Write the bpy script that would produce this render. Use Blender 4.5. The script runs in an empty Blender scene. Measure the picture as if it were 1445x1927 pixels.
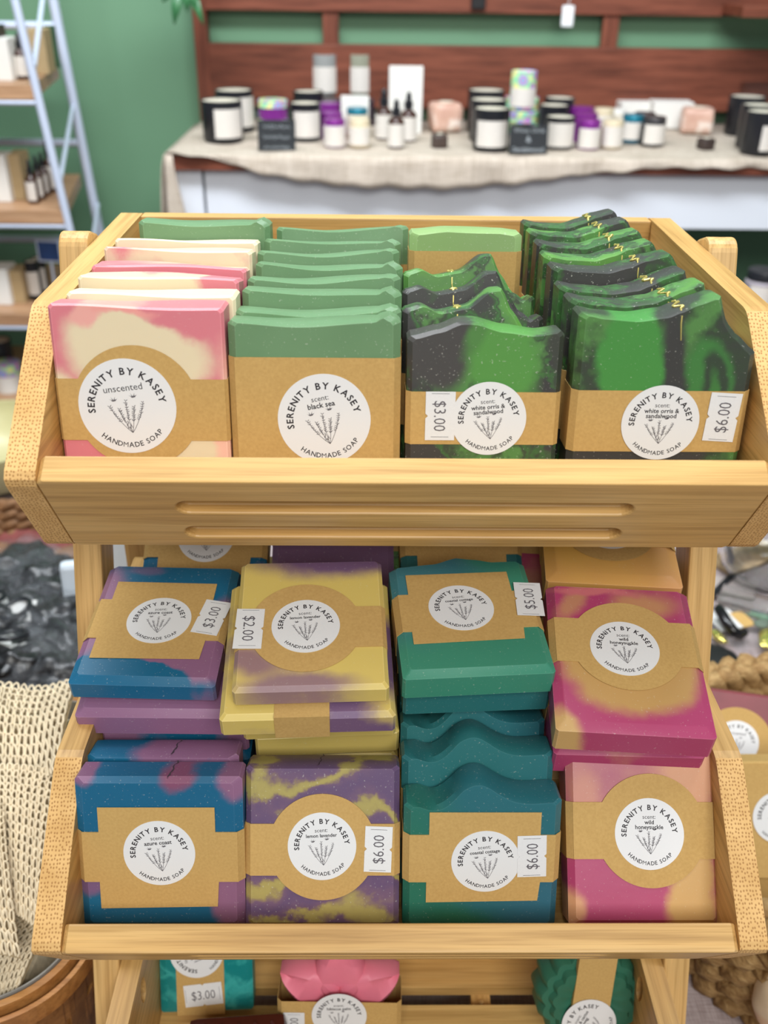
import bpy, bmesh, math, random
from mathutils import Vector, Matrix, Euler
random.seed(7)
S = bpy.context.scene
COL = S.collection
R = math.radians
PI = math.pi

# ------------------------------------------------------------------ camera
TH, PS, RO = .525, .0177, .0139
fw = Vector((math.sin(PS)*math.cos(TH), math.cos(PS)*math.cos(TH), -math.sin(TH)))
rr = Vector((math.cos(PS), -math.sin(PS), 0)); uu = rr.cross(fw)
r2 = math.cos(RO)*rr + math.sin(RO)*uu; u2 = -math.sin(RO)*rr + math.cos(RO)*uu
CAM = Vector((-.017, 0, 1.45))
cd = bpy.data.cameras.new('camera'); cam = bpy.data.objects.new('camera', cd); COL.objects.link(cam)
M3 = Matrix((r2, u2, -fw)).transposed()
cam.matrix_world = Matrix.Translation(CAM) @ M3.to_4x4()
cd.sensor_fit = 'VERTICAL'; cd.sensor_height = 24; cd.sensor_width = 18
cd.lens = 24*1800/1927
cd.clip_start = .01
cd.dof.use_dof = True; cd.dof.focus_distance = .51; cd.dof.aperture_fstop = 5.4
S.camera = cam

# ------------------------------------------------------------------ world, lamps, exposure
S.view_settings.view_transform = 'Standard'; S.view_settings.look = 'None'
S.view_settings.exposure = 0.0; S.view_settings.gamma = 1; S.view_settings.use_curve_mapping = False
w = bpy.data.worlds.new('world'); S.world = w; w.use_nodes = True
w.node_tree.nodes['Background'].inputs[0].default_value = (.86, .92, 1, 1)
w.node_tree.nodes['Background'].inputs[1].default_value = .26

def area(name, loc, target, sx, sy, power, col):
    l = bpy.data.lights.new(name, 'AREA'); l.shape = 'RECTANGLE'; l.size = sx; l.size_y = sy; l.energy = power; l.color = col
    o = bpy.data.objects.new(name, l); COL.objects.link(o); o.location = loc
    o.rotation_euler = (Vector(target)-Vector(loc)).to_track_quat('-Z', 'Y').to_euler()
    return o
area('ceiling_lamp', (-.3, .7, 2.75), (-.1, .75, 0), 1.5, .5, 11, (1, .98, .94))
area('ceiling_lamp', (.25, -1.55, 2.75), (.0, .4, 1.0), 1.6, 1.0, 54, (1, .985, .94))
area('ceiling_lamp', (-.1, 1.05, 2.75), (.1, 2.4, .95), 2.2, .4, 66, (.88, .94, 1))

# ------------------------------------------------------------------ helpers
def srgb(c):
    return tuple(((v/255)/12.92 if v/255 <= .04045 else ((v/255+.055)/1.055)**2.4) for v in c)
class NT:
    def __init__(s, name, rough=.5, spec=.5):
        s.m = bpy.data.materials.new(name); s.m.use_nodes = True; s.t = s.m.node_tree
        s.b = s.t.nodes['Principled BSDF']; s.b.inputs['Roughness'].default_value = rough
        s.b.inputs['Specular IOR Level'].default_value = spec
        s.tc = None
    def n(s, typ, **kw):
        k = s.t.nodes.new(typ)
        for a, v in kw.items(): setattr(k, a, v)
        return k
    def l(s, a, b): s.t.links.new(a, b)
    def coord(s, scale=(1, 1, 1), rot=(0, 0, 0), loc=(0, 0, 0), src=None):
        if s.tc is None: s.tc = s.n('ShaderNodeTexCoord')
        mp = s.n('ShaderNodeMapping'); mp.inputs['Scale'].default_value = scale; mp.inputs['Rotation'].default_value = rot; mp.inputs['Location'].default_value = loc
        s.l(src or s.tc.outputs['Object'], mp.inputs['Vector']); return mp.outputs[0]
    def noise(s, vec, scale, detail=2, rough=.5, dist=0):
        k = s.n('ShaderNodeTexNoise'); k.inputs['Scale'].default_value = scale; k.inputs['Detail'].default_value = detail
        k.inputs['Roughness'].default_value = rough; k.inputs['Distortion'].default_value = dist
        if vec is not None: s.l(vec, k.inputs['Vector'])
        return k
    def ramp(s, fac, stops, interp='LINEAR'):
        k = s.n('ShaderNodeValToRGB'); e = k.color_ramp.elements; k.color_ramp.interpolation = interp
        while len(e) < len(stops): e.new(.5)
        for q, (p, c) in zip(e, stops): q.position = p; q.color = (*c[:3], 1)
        s.l(fac, k.inputs[0]); return k.outputs[0]
    def mix(s, fac, a, b, mode='MIX'):
        k = s.n('ShaderNodeMix', data_type='RGBA', blend_type=mode)
        for v, i in ((fac, 0), (a, 6), (b, 7)):
            if hasattr(v, 'links'): s.l(v, k.inputs[i])
            elif i == 0: k.inputs[0].default_value = v
            else: k.inputs[i].default_value = (*v[:3], 1)
        return k.outputs[2]
    def col(s, c):
        if hasattr(c, 'links'): s.l(c, s.b.inputs['Base Color'])
        else: s.b.inputs['Base Color'].default_value = (*c[:3], 1)
    def bump(s, h, strength=.3, dist=.001):
        k = s.n('ShaderNodeBump'); k.inputs['Strength'].default_value = strength; k.inputs['Distance'].default_value = dist
        s.l(h, k.inputs['Height']); s.l(k.outputs[0], s.b.inputs['Normal'])
    def add_seed(s, vec):
        at = s.n('ShaderNodeAttribute', attribute_type='OBJECT', attribute_name='seed')
        vm = s.n('ShaderNodeVectorMath', operation='MULTIPLY_ADD')
        vm.inputs[1].default_value = (.137, .071, .193)
        cb = s.n('ShaderNodeCombineXYZ')
        for i in range(3): s.l(at.outputs['Fac'], cb.inputs[i])
        s.l(cb.outputs[0], vm.inputs[0]); s.l(vec, vm.inputs[2]); return vm.outputs[0]

def plain(name, c, rough=.5, noise=0, nscale=40, spec=.5, metal=0, bump=0):
    m = NT(name, rough, spec); c = srgb(c)
    if noise:
        nz = m.noise(m.coord(), nscale, 3)
        m.col(m.ramp(nz.outputs[0], [(.3, tuple(v*(1-noise) for v in c)), (.7, tuple(min(1, v*(1+noise)) for v in c))]))
        if bump: m.bump(nz.outputs[0], bump)
    else: m.col(c)
    m.b.inputs['Metallic'].default_value = metal
    return m.m

def bamboo(name, axis, light=(218, 178, 114), dark=(198, 154, 90), tilt=0):
    m = NT(name, .42, .4); src = m.coord(rot=(R(tilt), 0, 0))
    sc = [70, 70, 70]; sc[axis] = 2.2; sc2 = [9, 9, 9]; sc2[axis] = .8
    a = m.noise(m.coord(tuple(sc), src=src), 3.2, 3, .55); b = m.noise(m.coord(tuple(sc2), src=src), 6, 2)
    sc3 = [230, 230, 230]; sc3[axis] = 5
    c = m.noise(m.coord(tuple(sc3), src=src), 4, 2)
    L, D = srgb(light), srgb(dark)
    base = m.ramp(b.outputs[0], [(.3, D), (.5, tuple((x+y)/2 for x, y in zip(L, D))), (.7, L)])
    k = m.mix(.6, base, m.ramp(a.outputs[0], [(.35, (.62, .56, .46)), (.55, (1, 1, 1)), (.7, (1.08, 1.05, 1))]), 'MULTIPLY')
    k = m.mix(.6, k, m.ramp(c.outputs[0], [(.3, (.72, .66, .55)), (.5, (1, 1, 1))]), 'MULTIPLY')
    m.col(k); m.bump(a.outputs[0], .12, .0006); return m.m
def endgrain(name, ang=-38):
    m = NT(name, .6, .3)
    v = m.n('ShaderNodeTexVoronoi', voronoi_dimensions='2D'); v.inputs['Scale'].default_value = 620; v.inputs['Randomness'].default_value = .5
    m.l(m.coord((1, .62, 1), (R(ang), 0, 0)), v.inputs['Vector'])
    nz = m.noise(m.coord(), 60, 2)
    base = m.ramp(nz.outputs[0], [(.3, srgb((206, 162, 100))), (.7, srgb((226, 184, 122)))])
    f = m.ramp(v.outputs['Distance'], [(.0, (.85, .85, .85)), (.16, (.75, .75, .75)), (.36, (0, 0, 0))])
    m.col(m.mix(f, base, srgb((150, 102, 50)))); m.bump(v.outputs['Distance'], .2, .0004); return m.m

def link(o, parent=None):
    COL.objects.link(o)
    if parent is not None: o.parent = parent
    return o
def empty(name, loc=(0, 0, 0), rot=(0, 0, 0), label=None, cat=None, group=None):
    o = bpy.data.objects.new(name, None); COL.objects.link(o); o.location = loc; o.rotation_euler = rot
    o.empty_display_size = .02
    if label: tag(o, label, cat, group)
    return o
def tag(o, label=None, cat=None, group=None, kind=None):
    if label: o['label'] = label
    if cat: o['category'] = cat
    if group: o['group'] = group
    if kind: o['kind'] = kind
    return o
def mesh_from(name, verts, faces, mats, parent=None, smooth=None, fm=None):
    me = bpy.data.meshes.new(name); me.from_pydata([tuple(v) for v in verts], [], faces)
    for m in (mats if isinstance(mats, (list, tuple)) else [mats]): me.materials.append(m)
    if fm: 
        for p, i in zip(me.polygons, fm): p.material_index = i
    if smooth is not None:
        me.polygons.foreach_set('use_smooth', [True]*len(me.polygons))
        if smooth > 0: me.set_sharp_from_angle(angle=R(smooth))
    me.update()
    return link(bpy.data.objects.new(name, me), parent)
class MB:
    def __init__(s): s.v = []; s.f = []; s.m = []; s.cur = 0
    def add(s, vs, fs):
        n = len(s.v); s.v += [Vector(v) for v in vs]; s.f += [tuple(i+n for i in f) for f in fs]; s.m += [s.cur]*len(fs); return s
    def box(s, c, d, b=0, M=None):
        x, y, z = d[0]/2, d[1]/2, d[2]/2; M = M or Matrix(); c = Vector(c)
        if b == 0:
            vs = [(i*x, j*y, k*z) for i in (-1, 1) for j in (-1, 1) for k in (-1, 1)]
            fs = [(0, 1, 3, 2), (4, 6, 7, 5), (0, 4, 5, 1), (2, 3, 7, 6), (0, 2, 6, 4), (1, 5, 7, 3)]
            return s.add([c + (M @ Vector(v)) for v in vs], fs)
        bm = bmesh.new(); bmesh.ops.create_cube(bm, size=1)
        bmesh.ops.scale(bm, vec=d, verts=bm.verts)
        bmesh.ops.bevel(bm, geom=bm.edges[:], offset=b, segments=2, affect='EDGES', profile=.6)
        bm.verts.index_update()
        s.add([c + (M @ v.co) for v in bm.verts], [tuple(v.index for v in f.verts) for f in bm.faces]); bm.free(); return s
    def lathe(s, prof, c=(0, 0, 0), seg=24, M=None, cap=True):
        M = M or Matrix(); c = Vector(c); vs = []; fs = []
        for r, z in prof:
            for i in range(seg): a = 2*PI*i/seg; vs.append(c + (M @ Vector((r*math.cos(a), r*math.sin(a), z))))
        for k in range(len(prof)-1):
            for i in range(seg):
                j = (i+1) % seg; fs.append((k*seg+i, k*seg+j, (k+1)*seg+j, (k+1)*seg+i))
        if cap:
            fs.append(tuple(reversed(range(seg)))); n = (len(prof)-1)*seg; fs.append(tuple(n+i for i in range(seg)))
        return s.add(vs, fs)
    def tube(s, pts, r, seg=8, closed=False, cap=True):
        pts = [Vector(p) for p in pts]; n = len(pts); vs = []; fs = []; up = None
        rs = r if isinstance(r, (list, tuple)) else [r]*n
        for i, p in enumerate(pts):
            if closed: t = pts[(i+1) % n]-pts[i-1]
            else: t = pts[min(i+1, n-1)]-pts[max(i-1, 0)]
            t = t.normalized() if t.length > 1e-12 else Vector((0, 0, 1))
            if up is None: up = Vector((0, 0, 1)) if abs(t.z) < .9 else Vector((1, 0, 0))
            a = t.cross(up); a = a.normalized() if a.length > 1e-9 else t.orthogonal().normalized(); b = a.cross(t).normalized(); up = b
            for k in range(seg): q = 2*PI*k/seg; vs.append(p + (a*math.cos(q)+b*math.sin(q))*rs[i])
        for i in range(n if closed else n-1):
            for k in range(seg):
                j = (k+1) % seg; i2 = (i+1) % n; fs.append((i*seg+k, i2*seg+k, i2*seg+j, i*seg+j))
        if cap and not closed: fs.append(tuple(range(seg))); fs.append(tuple(reversed([(n-1)*seg+k for k in range(seg)])))
        return s.add(vs, fs)
    def prism(s, poly, y0, y1, ax=1):
        # polygon in the plane across axis ax, extruded from y0 to y1
        def P(a, b, t): return (t, a, b) if ax == 0 else ((a, t, b) if ax == 1 else (a, b, t))
        n = len(poly); vs = [P(a, b, y0) for a, b in poly]+[P(a, b, y1) for a, b in poly]
        fs = [tuple(range(n)), tuple(reversed(range(n, 2*n)))]+[(i, i+n, (i+1) % n+n, (i+1) % n) for i in range(n)]
        return s.add(vs, fs)
    def build(s, name, mats, parent=None, smooth=None):
        o = mesh_from(name, s.v, s.f, mats, parent, None, s.m)
        me = o.data; bm = bmesh.new(); bm.from_mesh(me); bmesh.ops.recalc_face_normals(bm, faces=bm.faces); bm.to_mesh(me); bm.free()
        if smooth is not None:
            me.polygons.foreach_set('use_smooth', [True]*len(me.polygons))
            if smooth > 0: me.set_sharp_from_angle(angle=R(smooth))
        return o
def fill2d(outer, holes, depth):
    """flat shape with holes, thickness depth, as (verts, faces) in the xy plane centred on z=0"""
    cu = bpy.data.curves.new('t', 'CURVE'); cu.dimensions = '2D'; cu.fill_mode = 'BOTH'; cu.extrude = depth/2
    for poly in [outer]+holes:
        sp = cu.splines.new('POLY'); sp.points.add(len(poly)-1); sp.use_cyclic_u = True
        for p, (a, b) in zip(sp.points, poly): p.co = (a, b, 0, 1)
    o = bpy.data.objects.new('t', cu); COL.objects.link(o); bpy.context.view_layer.update()
    me = o.evaluated_get(bpy.context.evaluated_depsgraph_get()).to_mesh()
    out = [v.co.copy() for v in me.vertices], [tuple(p.vertices) for p in me.polygons]
    bpy.data.objects.remove(o); bpy.data.curves.remove(cu); return out

# ------------------------------------------------------------------ lettering (mesh glyphs)
_g = {}
def glyphs(text, bold=0, mono=False):
    k = (text, bold)
    if k in _g: return _g[k]
    cu = bpy.data.curves.new('t', 'FONT'); cu.body = text; cu.size = 1; cu.resolution_u = 2; cu.offset = bold; cu.fill_mode = 'FRONT'
    cu.align_x = 'CENTER'
    o = bpy.data.objects.new('t', cu); COL.objects.link(o); bpy.context.view_layer.update()
    me = o.evaluated_get(bpy.context.evaluated_depsgraph_get()).to_mesh()
    vs = [(v.co.x, v.co.y) for v in me.vertices]; fs = [tuple(p.vertices) for p in me.polygons]
    bpy.data.objects.remove(o); bpy.data.curves.remove(cu)
    if vs:
        xs = [v[0] for v in vs]; mn, mx = min(xs), max(xs); c = (mn+mx)/2; vs = [(x-c, y) for x, y in vs]; wd = mx-mn
    else: wd = .3
    _g[k] = (vs, fs, wd); return _g[k]
YL = -.012
def put(mb, g, size, x, z, rot=0, y=YL, sx=1):
    vs, fs, wd = g; c, s = math.cos(rot), math.sin(rot)
    mb.add([(x+(a*sx*c-b*s)*size, y, z+(a*sx*s+b*c)*size) for a, b in vs], fs)
def arc_text(mb, text, size, rad, mid, top=True, bold=.02, gap=.16, y=YL):
    gs = [glyphs(ch, 0 if ch == 'M' else bold) if ch != ' ' else ([], [], .28) for ch in text]
    tot = sum(g[2]+gap for g in gs)-gap; ang = tot*size/rad; a = mid + (ang/2 if top else -ang/2)
    for g in gs:
        h = (g[2]/2)*size/rad; a += -h if top else h
        rot = a-PI/2 if top else a+PI/2
        if g[0]: put(mb, g, size, rad*math.cos(a), rad*math.sin(a), rot, y)
        h2 = (g[2]/2+gap)*size/rad; a += -h2 if top else h2
def strip(mb, pts, wd, y=YL):
    for (x0, z0), (x1, z1) in zip(pts, pts[1:]):
        d = Vector((x1-x0, z1-z0)); 
        if d.length < 1e-9: continue
        n = Vector((-d.y, d.x)).normalized()*wd/2
        mb.add([(x0+n.x, y, z0+n.y), (x1+n.x, y, z1+n.y), (x1-n.x, y, z1-n.y), (x0-n.x, y, z0-n.y)], [(0, 1, 2, 3)])
def petal(mb, x, z, a, L, wd, y=YL):
    d = Vector((math.cos(a), math.sin(a))); n = Vector((-d.y, d.x)); P = []
    for t, s in ((0, 0), (.4, 1), (1, 0), (.4, -1)): q = Vector((x, z))+d*L*t+n*wd*s; P.append((q.x, y, q.y))
    mb.add(P, [(0, 1, 2, 3)])

INK = plain('black_ink', (38, 34, 40), .6)
INK2 = plain('grey_ink', (96, 92, 98), .6)
_st = {}
def sticker_art(scent):
    if scent in _st: return _st[scent]
    mb = MB()
    arc_text(mb, 'SERENITY BY KASEY', .205, .67, R(94), True, .026, .10)
    arc_text(mb, 'HANDMADE SOAP', .155, .87, R(270), False, .014, .14)
    if scent == 'unscented': put(mb, glyphs('unscented', 0), .2, -.03, .33, R(2))
    else:
        put(mb, glyphs('scent:', 0), .165, 0, .42)
        ls = scent.split('|')
        for i, t in enumerate(ls):
            put(mb, glyphs(t, .02), .165 if len(t) < 14 else .145, 0, .27-i*.135)
    low = -.08 if '|' in scent else 0
    dr = MB(); rnd = random.Random(5); b = (.02, -.56)
    for (tx, tz, cx) in ((-.36, .02+low, -.2), (-.18, -.05+low, -.1), (-.02, .12+low, -.03), (.13, -.02+low, .08), (.33, .06+low, .2)):
        pts = []
        for i in range(9):
            t = i/8; x = (1-t)**2*b[0]+2*t*(1-t)*cx+t*t*tx; z = (1-t)**2*b[1]+2*t*(1-t)*(-.35)+t*t*tz; pts.append((x, z))
        strip(dr, pts, .011)
        for i in range(10):
            t = .5+.5*i/9; k = t*8; j = min(int(k), 7); f = k-j
            x = pts[j][0]*(1-f)+pts[j+1][0]*f; z = pts[j][1]*(1-f)+pts[j+1][1]*f
            for sg in (-1, 1): petal(dr, x, z, PI/2+sg*rnd.uniform(.5, 1.3), rnd.uniform(.035, .065), .009)
    for i in range(8): petal(dr, b[0]+rnd.uniform(-.1, .12), -.52+rnd.uniform(0, .22), PI/2+rnd.uniform(-.7, .7),   .10, .008)
    for (bx, bz) in ((-.26, .14+low), (.15, .19+low)):
        for a0 in (.5, 1.15, 2.1, 2.7): 
            petal(dr, bx, bz, a0, .1, .006); petal(dr, bx+.01, bz-.01, a0+.15, .07, .012)
    a = mb.build('lettering', INK); c = dr.build('flower_drawing', INK2)
    am, cm = a.data, c.data; bpy.data.objects.remove(a); bpy.data.objects.remove(c)
    _st[scent] = (am, cm); return _st[scent]
def disc_mesh():
    mb = MB(); n = 64; poly = [(math.cos(2*PI*i/n), math.sin(2*PI*i/n)) for i in range(n)]
    mb.prism(poly, -.010, 0, 1); return mb
PAPER = plain('white_sticker_paper', (226, 227, 228), .6, .02, 900)
_dm = []
def sticker(parent, scent, x, y, z, r, rot=0, M=None, part='round_sticker'):
    if not _dm:
        o = disc_mesh().build('round_sticker', PAPER); _dm.append(o.data); bpy.data.objects.remove(o)
    s = bpy.data.objects.new(part, _dm[0]); link(s, parent)
    s.location = (x, y, z); s.scale = (r, r, r); s.rotation_euler = (0, -rot, 0)
    a, c = sticker_art(scent)
    link(bpy.data.objects.new('lettering', a), s); link(bpy.data.objects.new('flower_drawing', c), s)
    return s
_pt = {}
def price(parent, text, x, y, z, wd, ht, rot, lean=0):
    """price tag: wd across the reading direction, ht high; rot turns it on the face"""
    k = (text, wd, ht)
    if k not in _pt:
        mb = MB(); n = .0012; a, b = wd/2, ht/2
        mb.prism([(-a, -b), (-n, -b), (0, -b+n), (n, -b), (a, -b), (a, b), (n, b), (0, b-n), (-n, b), (-a, b)], -.00012, 0, 1)
        p = mb.build('price_tag', PAPER)
        t = MB(); g = glyphs(text, -.004); sz = ht*.58; sx = min(1, wd*.62/(g[2]*sz))
        put(t, g, sz, 0, -sz*.36, 0, -.00022, sx)
        strip(t, [(-a*.92, -b*.6), (-a*.92, b*.6)], .0002, -.00022); strip(t, [(a*.86, -b*.6), (a*.86, b*.6)], .0002, -.00022)
        q = t.build('lettering', INK2)
        _pt[k] = (p.data, q.data); bpy.data.objects.remove(p); bpy.data.objects.remove(q)
    s = link(bpy.data.objects.new('price_tag', _pt[k][0]), parent); s.location = (x, y, z); s.rotation_euler = (0, -rot, 0)
    link(bpy.data.objects.new('lettering', _pt[k][1]), s); return s

# ------------------------------------------------------------------ soap materials
def soap_mat(name, stops, scale=18, distort=.03, lobes=(), speck=.5, wave=None, ldist=.010, rough=.42, w=.079, h=.097):
    m = NT(name, rough, .45)
    base = m.coord(); seeded = m.add_seed(base)
    n1 = m.noise(seeded, 26, 5, .58)
    vm = m.n('ShaderNodeVectorMath', operation='SUBTRACT'); m.l(n1.outputs['Color'], vm.inputs[0]); vm.inputs[1].default_value = (.5, .5, .5)
    vs = m.n('ShaderNodeVectorMath', operation='MULTIPLY_ADD'); m.l(vm.outputs[0], vs.inputs[0]); vs.inputs[1].default_value = (distort,)*3; m.l(seeded, vs.inputs[2])
    if wave:
        k = m.n('ShaderNodeTexWave', wave_type=wave[0]); k.inputs['Scale'].default_value = wave[1]; k.inputs['Distortion'].default_value = wave[2]
        k.inputs['Detail'].default_value = 2; k.inputs['Detail Scale'].default_value = wave[3]
        m.l(vs.outputs[0], k.inputs['Vector']); f = k.outputs['Fac']
    else:
        f = m.noise(vs.outputs[0], scale, 1.5, .45).outputs[0]
    c = m.ramp(f, [(p, srgb(q)) for p, q in stops])
    if lobes:
        vd = m.n('ShaderNodeVectorMath', operation='MULTIPLY_ADD'); m.l(vm.outputs[0], vd.inputs[0]); vd.inputs[1].default_value = (ldist*2, ldist*2, ldist*2); m.l(base, vd.inputs[2])
        fl = m.n('ShaderNodeVectorMath', operation='MULTIPLY'); fl.inputs[1].default_value = (1, 0, 1); m.l(vd.outputs[0], fl.inputs[0])
        for (cu, cv, ru, rv, ang, soft, col) in lobes:
            mp = m.n('ShaderNodeMapping', vector_type='TEXTURE')
            mp.inputs['Location'].default_value = ((cu-.5)*w, 0, cv*h); mp.inputs['Rotation'].default_value = (0, -R(ang), 0); mp.inputs['Scale'].default_value = (ru*w, 1, rv*h)
            m.l(fl.outputs[0], mp.inputs[0])
            ln = m.n('ShaderNodeVectorMath', operation='LENGTH'); m.l(mp.outputs[0], ln.inputs[0])
            mr = m.n('ShaderNodeMapRange', interpolation_type='SMOOTHSTEP'); mr.inputs[1].default_value = 1+soft; mr.inputs[2].default_value = 1-soft
            mr.inputs[3].default_value = 0; mr.inputs[4].default_value = 1
            m.l(ln.outputs['Value'], mr.inputs[0]); c = m.mix(mr.outputs[0], c, srgb(col))
    if speck:
        sp = m.noise(seeded, 820, 1); f2 = m.ramp(sp.outputs[0], [(.68, (0, 0, 0)), (.78, (speck*.8,)*3)])
        c = m.mix(f2, c, (.7, .7, .62))
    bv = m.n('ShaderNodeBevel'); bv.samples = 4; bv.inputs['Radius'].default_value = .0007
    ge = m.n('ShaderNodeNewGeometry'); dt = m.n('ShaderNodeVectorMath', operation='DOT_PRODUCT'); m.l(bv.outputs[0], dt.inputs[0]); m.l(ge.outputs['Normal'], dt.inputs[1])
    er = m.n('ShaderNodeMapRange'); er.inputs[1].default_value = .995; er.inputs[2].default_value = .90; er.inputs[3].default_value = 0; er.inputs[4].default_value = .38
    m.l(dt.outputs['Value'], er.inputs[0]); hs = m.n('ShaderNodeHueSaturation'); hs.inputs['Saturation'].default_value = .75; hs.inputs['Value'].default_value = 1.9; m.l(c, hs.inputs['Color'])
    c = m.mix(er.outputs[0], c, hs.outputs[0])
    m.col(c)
    big = m.noise(seeded, 90, 3); m.bump(big.outputs[0], .16, .0008)
    m.b.inputs['Subsurface Weight'].default_value = .12; m.b.inputs['Subsurface Radius'].default_value = (.004, .003, .002); m.b.inputs['Subsurface Scale'].default_value = .5
    return m.m

CREAM, PINK = (228, 212, 178), (216, 126, 136)
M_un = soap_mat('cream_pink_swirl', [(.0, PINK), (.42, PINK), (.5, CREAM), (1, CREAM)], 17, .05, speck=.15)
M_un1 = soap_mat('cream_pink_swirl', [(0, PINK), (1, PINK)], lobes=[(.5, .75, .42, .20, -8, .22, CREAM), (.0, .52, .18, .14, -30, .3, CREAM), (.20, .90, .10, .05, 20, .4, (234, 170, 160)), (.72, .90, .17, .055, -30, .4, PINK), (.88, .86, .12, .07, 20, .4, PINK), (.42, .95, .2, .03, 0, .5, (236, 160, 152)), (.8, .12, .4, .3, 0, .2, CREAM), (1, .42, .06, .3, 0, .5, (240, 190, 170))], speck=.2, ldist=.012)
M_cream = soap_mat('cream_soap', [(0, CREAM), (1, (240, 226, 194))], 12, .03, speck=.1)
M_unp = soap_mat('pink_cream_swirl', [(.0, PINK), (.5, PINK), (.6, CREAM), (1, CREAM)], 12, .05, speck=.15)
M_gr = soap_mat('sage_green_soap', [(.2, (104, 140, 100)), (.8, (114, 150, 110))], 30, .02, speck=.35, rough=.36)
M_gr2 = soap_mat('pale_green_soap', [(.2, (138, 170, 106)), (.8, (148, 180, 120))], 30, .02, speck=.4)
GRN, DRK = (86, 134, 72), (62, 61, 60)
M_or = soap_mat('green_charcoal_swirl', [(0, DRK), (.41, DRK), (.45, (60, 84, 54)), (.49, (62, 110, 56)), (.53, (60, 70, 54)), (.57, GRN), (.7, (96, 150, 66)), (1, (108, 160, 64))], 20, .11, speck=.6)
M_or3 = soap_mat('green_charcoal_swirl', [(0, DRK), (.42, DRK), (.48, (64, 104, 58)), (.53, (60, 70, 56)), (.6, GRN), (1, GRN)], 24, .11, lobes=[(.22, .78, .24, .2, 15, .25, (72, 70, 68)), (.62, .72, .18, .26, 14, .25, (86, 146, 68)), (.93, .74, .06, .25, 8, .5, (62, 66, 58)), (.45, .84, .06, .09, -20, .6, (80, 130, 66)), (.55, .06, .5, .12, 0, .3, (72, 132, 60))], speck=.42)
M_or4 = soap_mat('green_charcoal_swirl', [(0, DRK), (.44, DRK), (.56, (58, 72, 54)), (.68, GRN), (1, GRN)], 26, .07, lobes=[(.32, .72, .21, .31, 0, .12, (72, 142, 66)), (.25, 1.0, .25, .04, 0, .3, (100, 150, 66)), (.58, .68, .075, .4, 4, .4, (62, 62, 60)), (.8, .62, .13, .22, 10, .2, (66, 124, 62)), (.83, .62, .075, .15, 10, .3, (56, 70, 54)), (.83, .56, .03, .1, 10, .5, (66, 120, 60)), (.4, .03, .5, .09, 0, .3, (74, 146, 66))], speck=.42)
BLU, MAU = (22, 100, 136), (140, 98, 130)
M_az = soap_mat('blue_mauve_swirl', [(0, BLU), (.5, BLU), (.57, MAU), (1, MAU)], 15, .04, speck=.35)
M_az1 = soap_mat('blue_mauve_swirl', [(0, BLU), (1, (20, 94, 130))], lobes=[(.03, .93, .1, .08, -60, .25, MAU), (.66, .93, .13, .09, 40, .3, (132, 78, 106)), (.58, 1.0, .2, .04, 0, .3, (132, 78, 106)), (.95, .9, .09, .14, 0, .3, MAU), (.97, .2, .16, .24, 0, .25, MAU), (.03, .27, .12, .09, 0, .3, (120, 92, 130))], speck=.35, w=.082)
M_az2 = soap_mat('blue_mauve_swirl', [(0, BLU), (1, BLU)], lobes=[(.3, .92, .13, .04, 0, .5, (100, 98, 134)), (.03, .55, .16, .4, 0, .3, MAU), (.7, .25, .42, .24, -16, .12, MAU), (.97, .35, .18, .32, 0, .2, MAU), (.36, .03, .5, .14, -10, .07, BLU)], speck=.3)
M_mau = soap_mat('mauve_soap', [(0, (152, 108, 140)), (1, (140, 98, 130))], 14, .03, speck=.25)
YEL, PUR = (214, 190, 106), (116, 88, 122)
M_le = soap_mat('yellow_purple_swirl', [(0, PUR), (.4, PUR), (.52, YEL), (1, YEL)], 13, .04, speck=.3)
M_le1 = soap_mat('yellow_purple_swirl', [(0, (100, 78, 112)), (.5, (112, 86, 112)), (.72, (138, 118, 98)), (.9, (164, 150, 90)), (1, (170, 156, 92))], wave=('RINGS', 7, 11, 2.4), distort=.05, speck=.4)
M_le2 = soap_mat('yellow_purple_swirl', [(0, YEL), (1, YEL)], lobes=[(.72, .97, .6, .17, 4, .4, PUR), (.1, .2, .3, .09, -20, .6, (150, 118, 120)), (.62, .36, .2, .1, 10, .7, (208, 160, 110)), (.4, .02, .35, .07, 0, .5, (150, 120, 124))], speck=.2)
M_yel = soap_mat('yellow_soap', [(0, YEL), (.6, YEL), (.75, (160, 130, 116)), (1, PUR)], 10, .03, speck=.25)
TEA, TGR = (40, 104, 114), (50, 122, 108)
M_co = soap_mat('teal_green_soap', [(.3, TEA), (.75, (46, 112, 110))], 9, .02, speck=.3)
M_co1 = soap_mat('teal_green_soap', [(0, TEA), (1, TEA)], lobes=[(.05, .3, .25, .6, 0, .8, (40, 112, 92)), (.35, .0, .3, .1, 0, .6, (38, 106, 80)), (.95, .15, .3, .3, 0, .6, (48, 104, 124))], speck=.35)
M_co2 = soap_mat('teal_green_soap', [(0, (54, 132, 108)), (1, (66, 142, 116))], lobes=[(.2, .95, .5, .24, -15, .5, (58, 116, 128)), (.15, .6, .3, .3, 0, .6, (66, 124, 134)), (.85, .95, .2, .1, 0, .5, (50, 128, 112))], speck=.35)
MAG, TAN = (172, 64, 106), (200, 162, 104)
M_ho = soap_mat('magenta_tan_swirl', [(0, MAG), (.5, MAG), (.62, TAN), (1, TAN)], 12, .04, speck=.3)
M_ho1 = soap_mat('magenta_tan_swirl', [(0, (166, 66, 104)), (.45, (168, 78, 108)), (.66, (184, 118, 108)), (1, (190, 140, 104))], 15, .05, lobes=[(.85, .78, .2, .18, 40, .5, (206, 150, 112)), (.1, .66, .12, .14, 0, .5, (196, 130, 112)), (.5, .16, .6, .32, 0, .1, MAG), (.93, .18, .35, .2, 45, .14, (200, 160, 98)), (.02, .08, .1, .1, 0, .4, (204, 150, 110)), (1.05, .3, .12, .4, 0, .4, MAG)], speck=.3)
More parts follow.
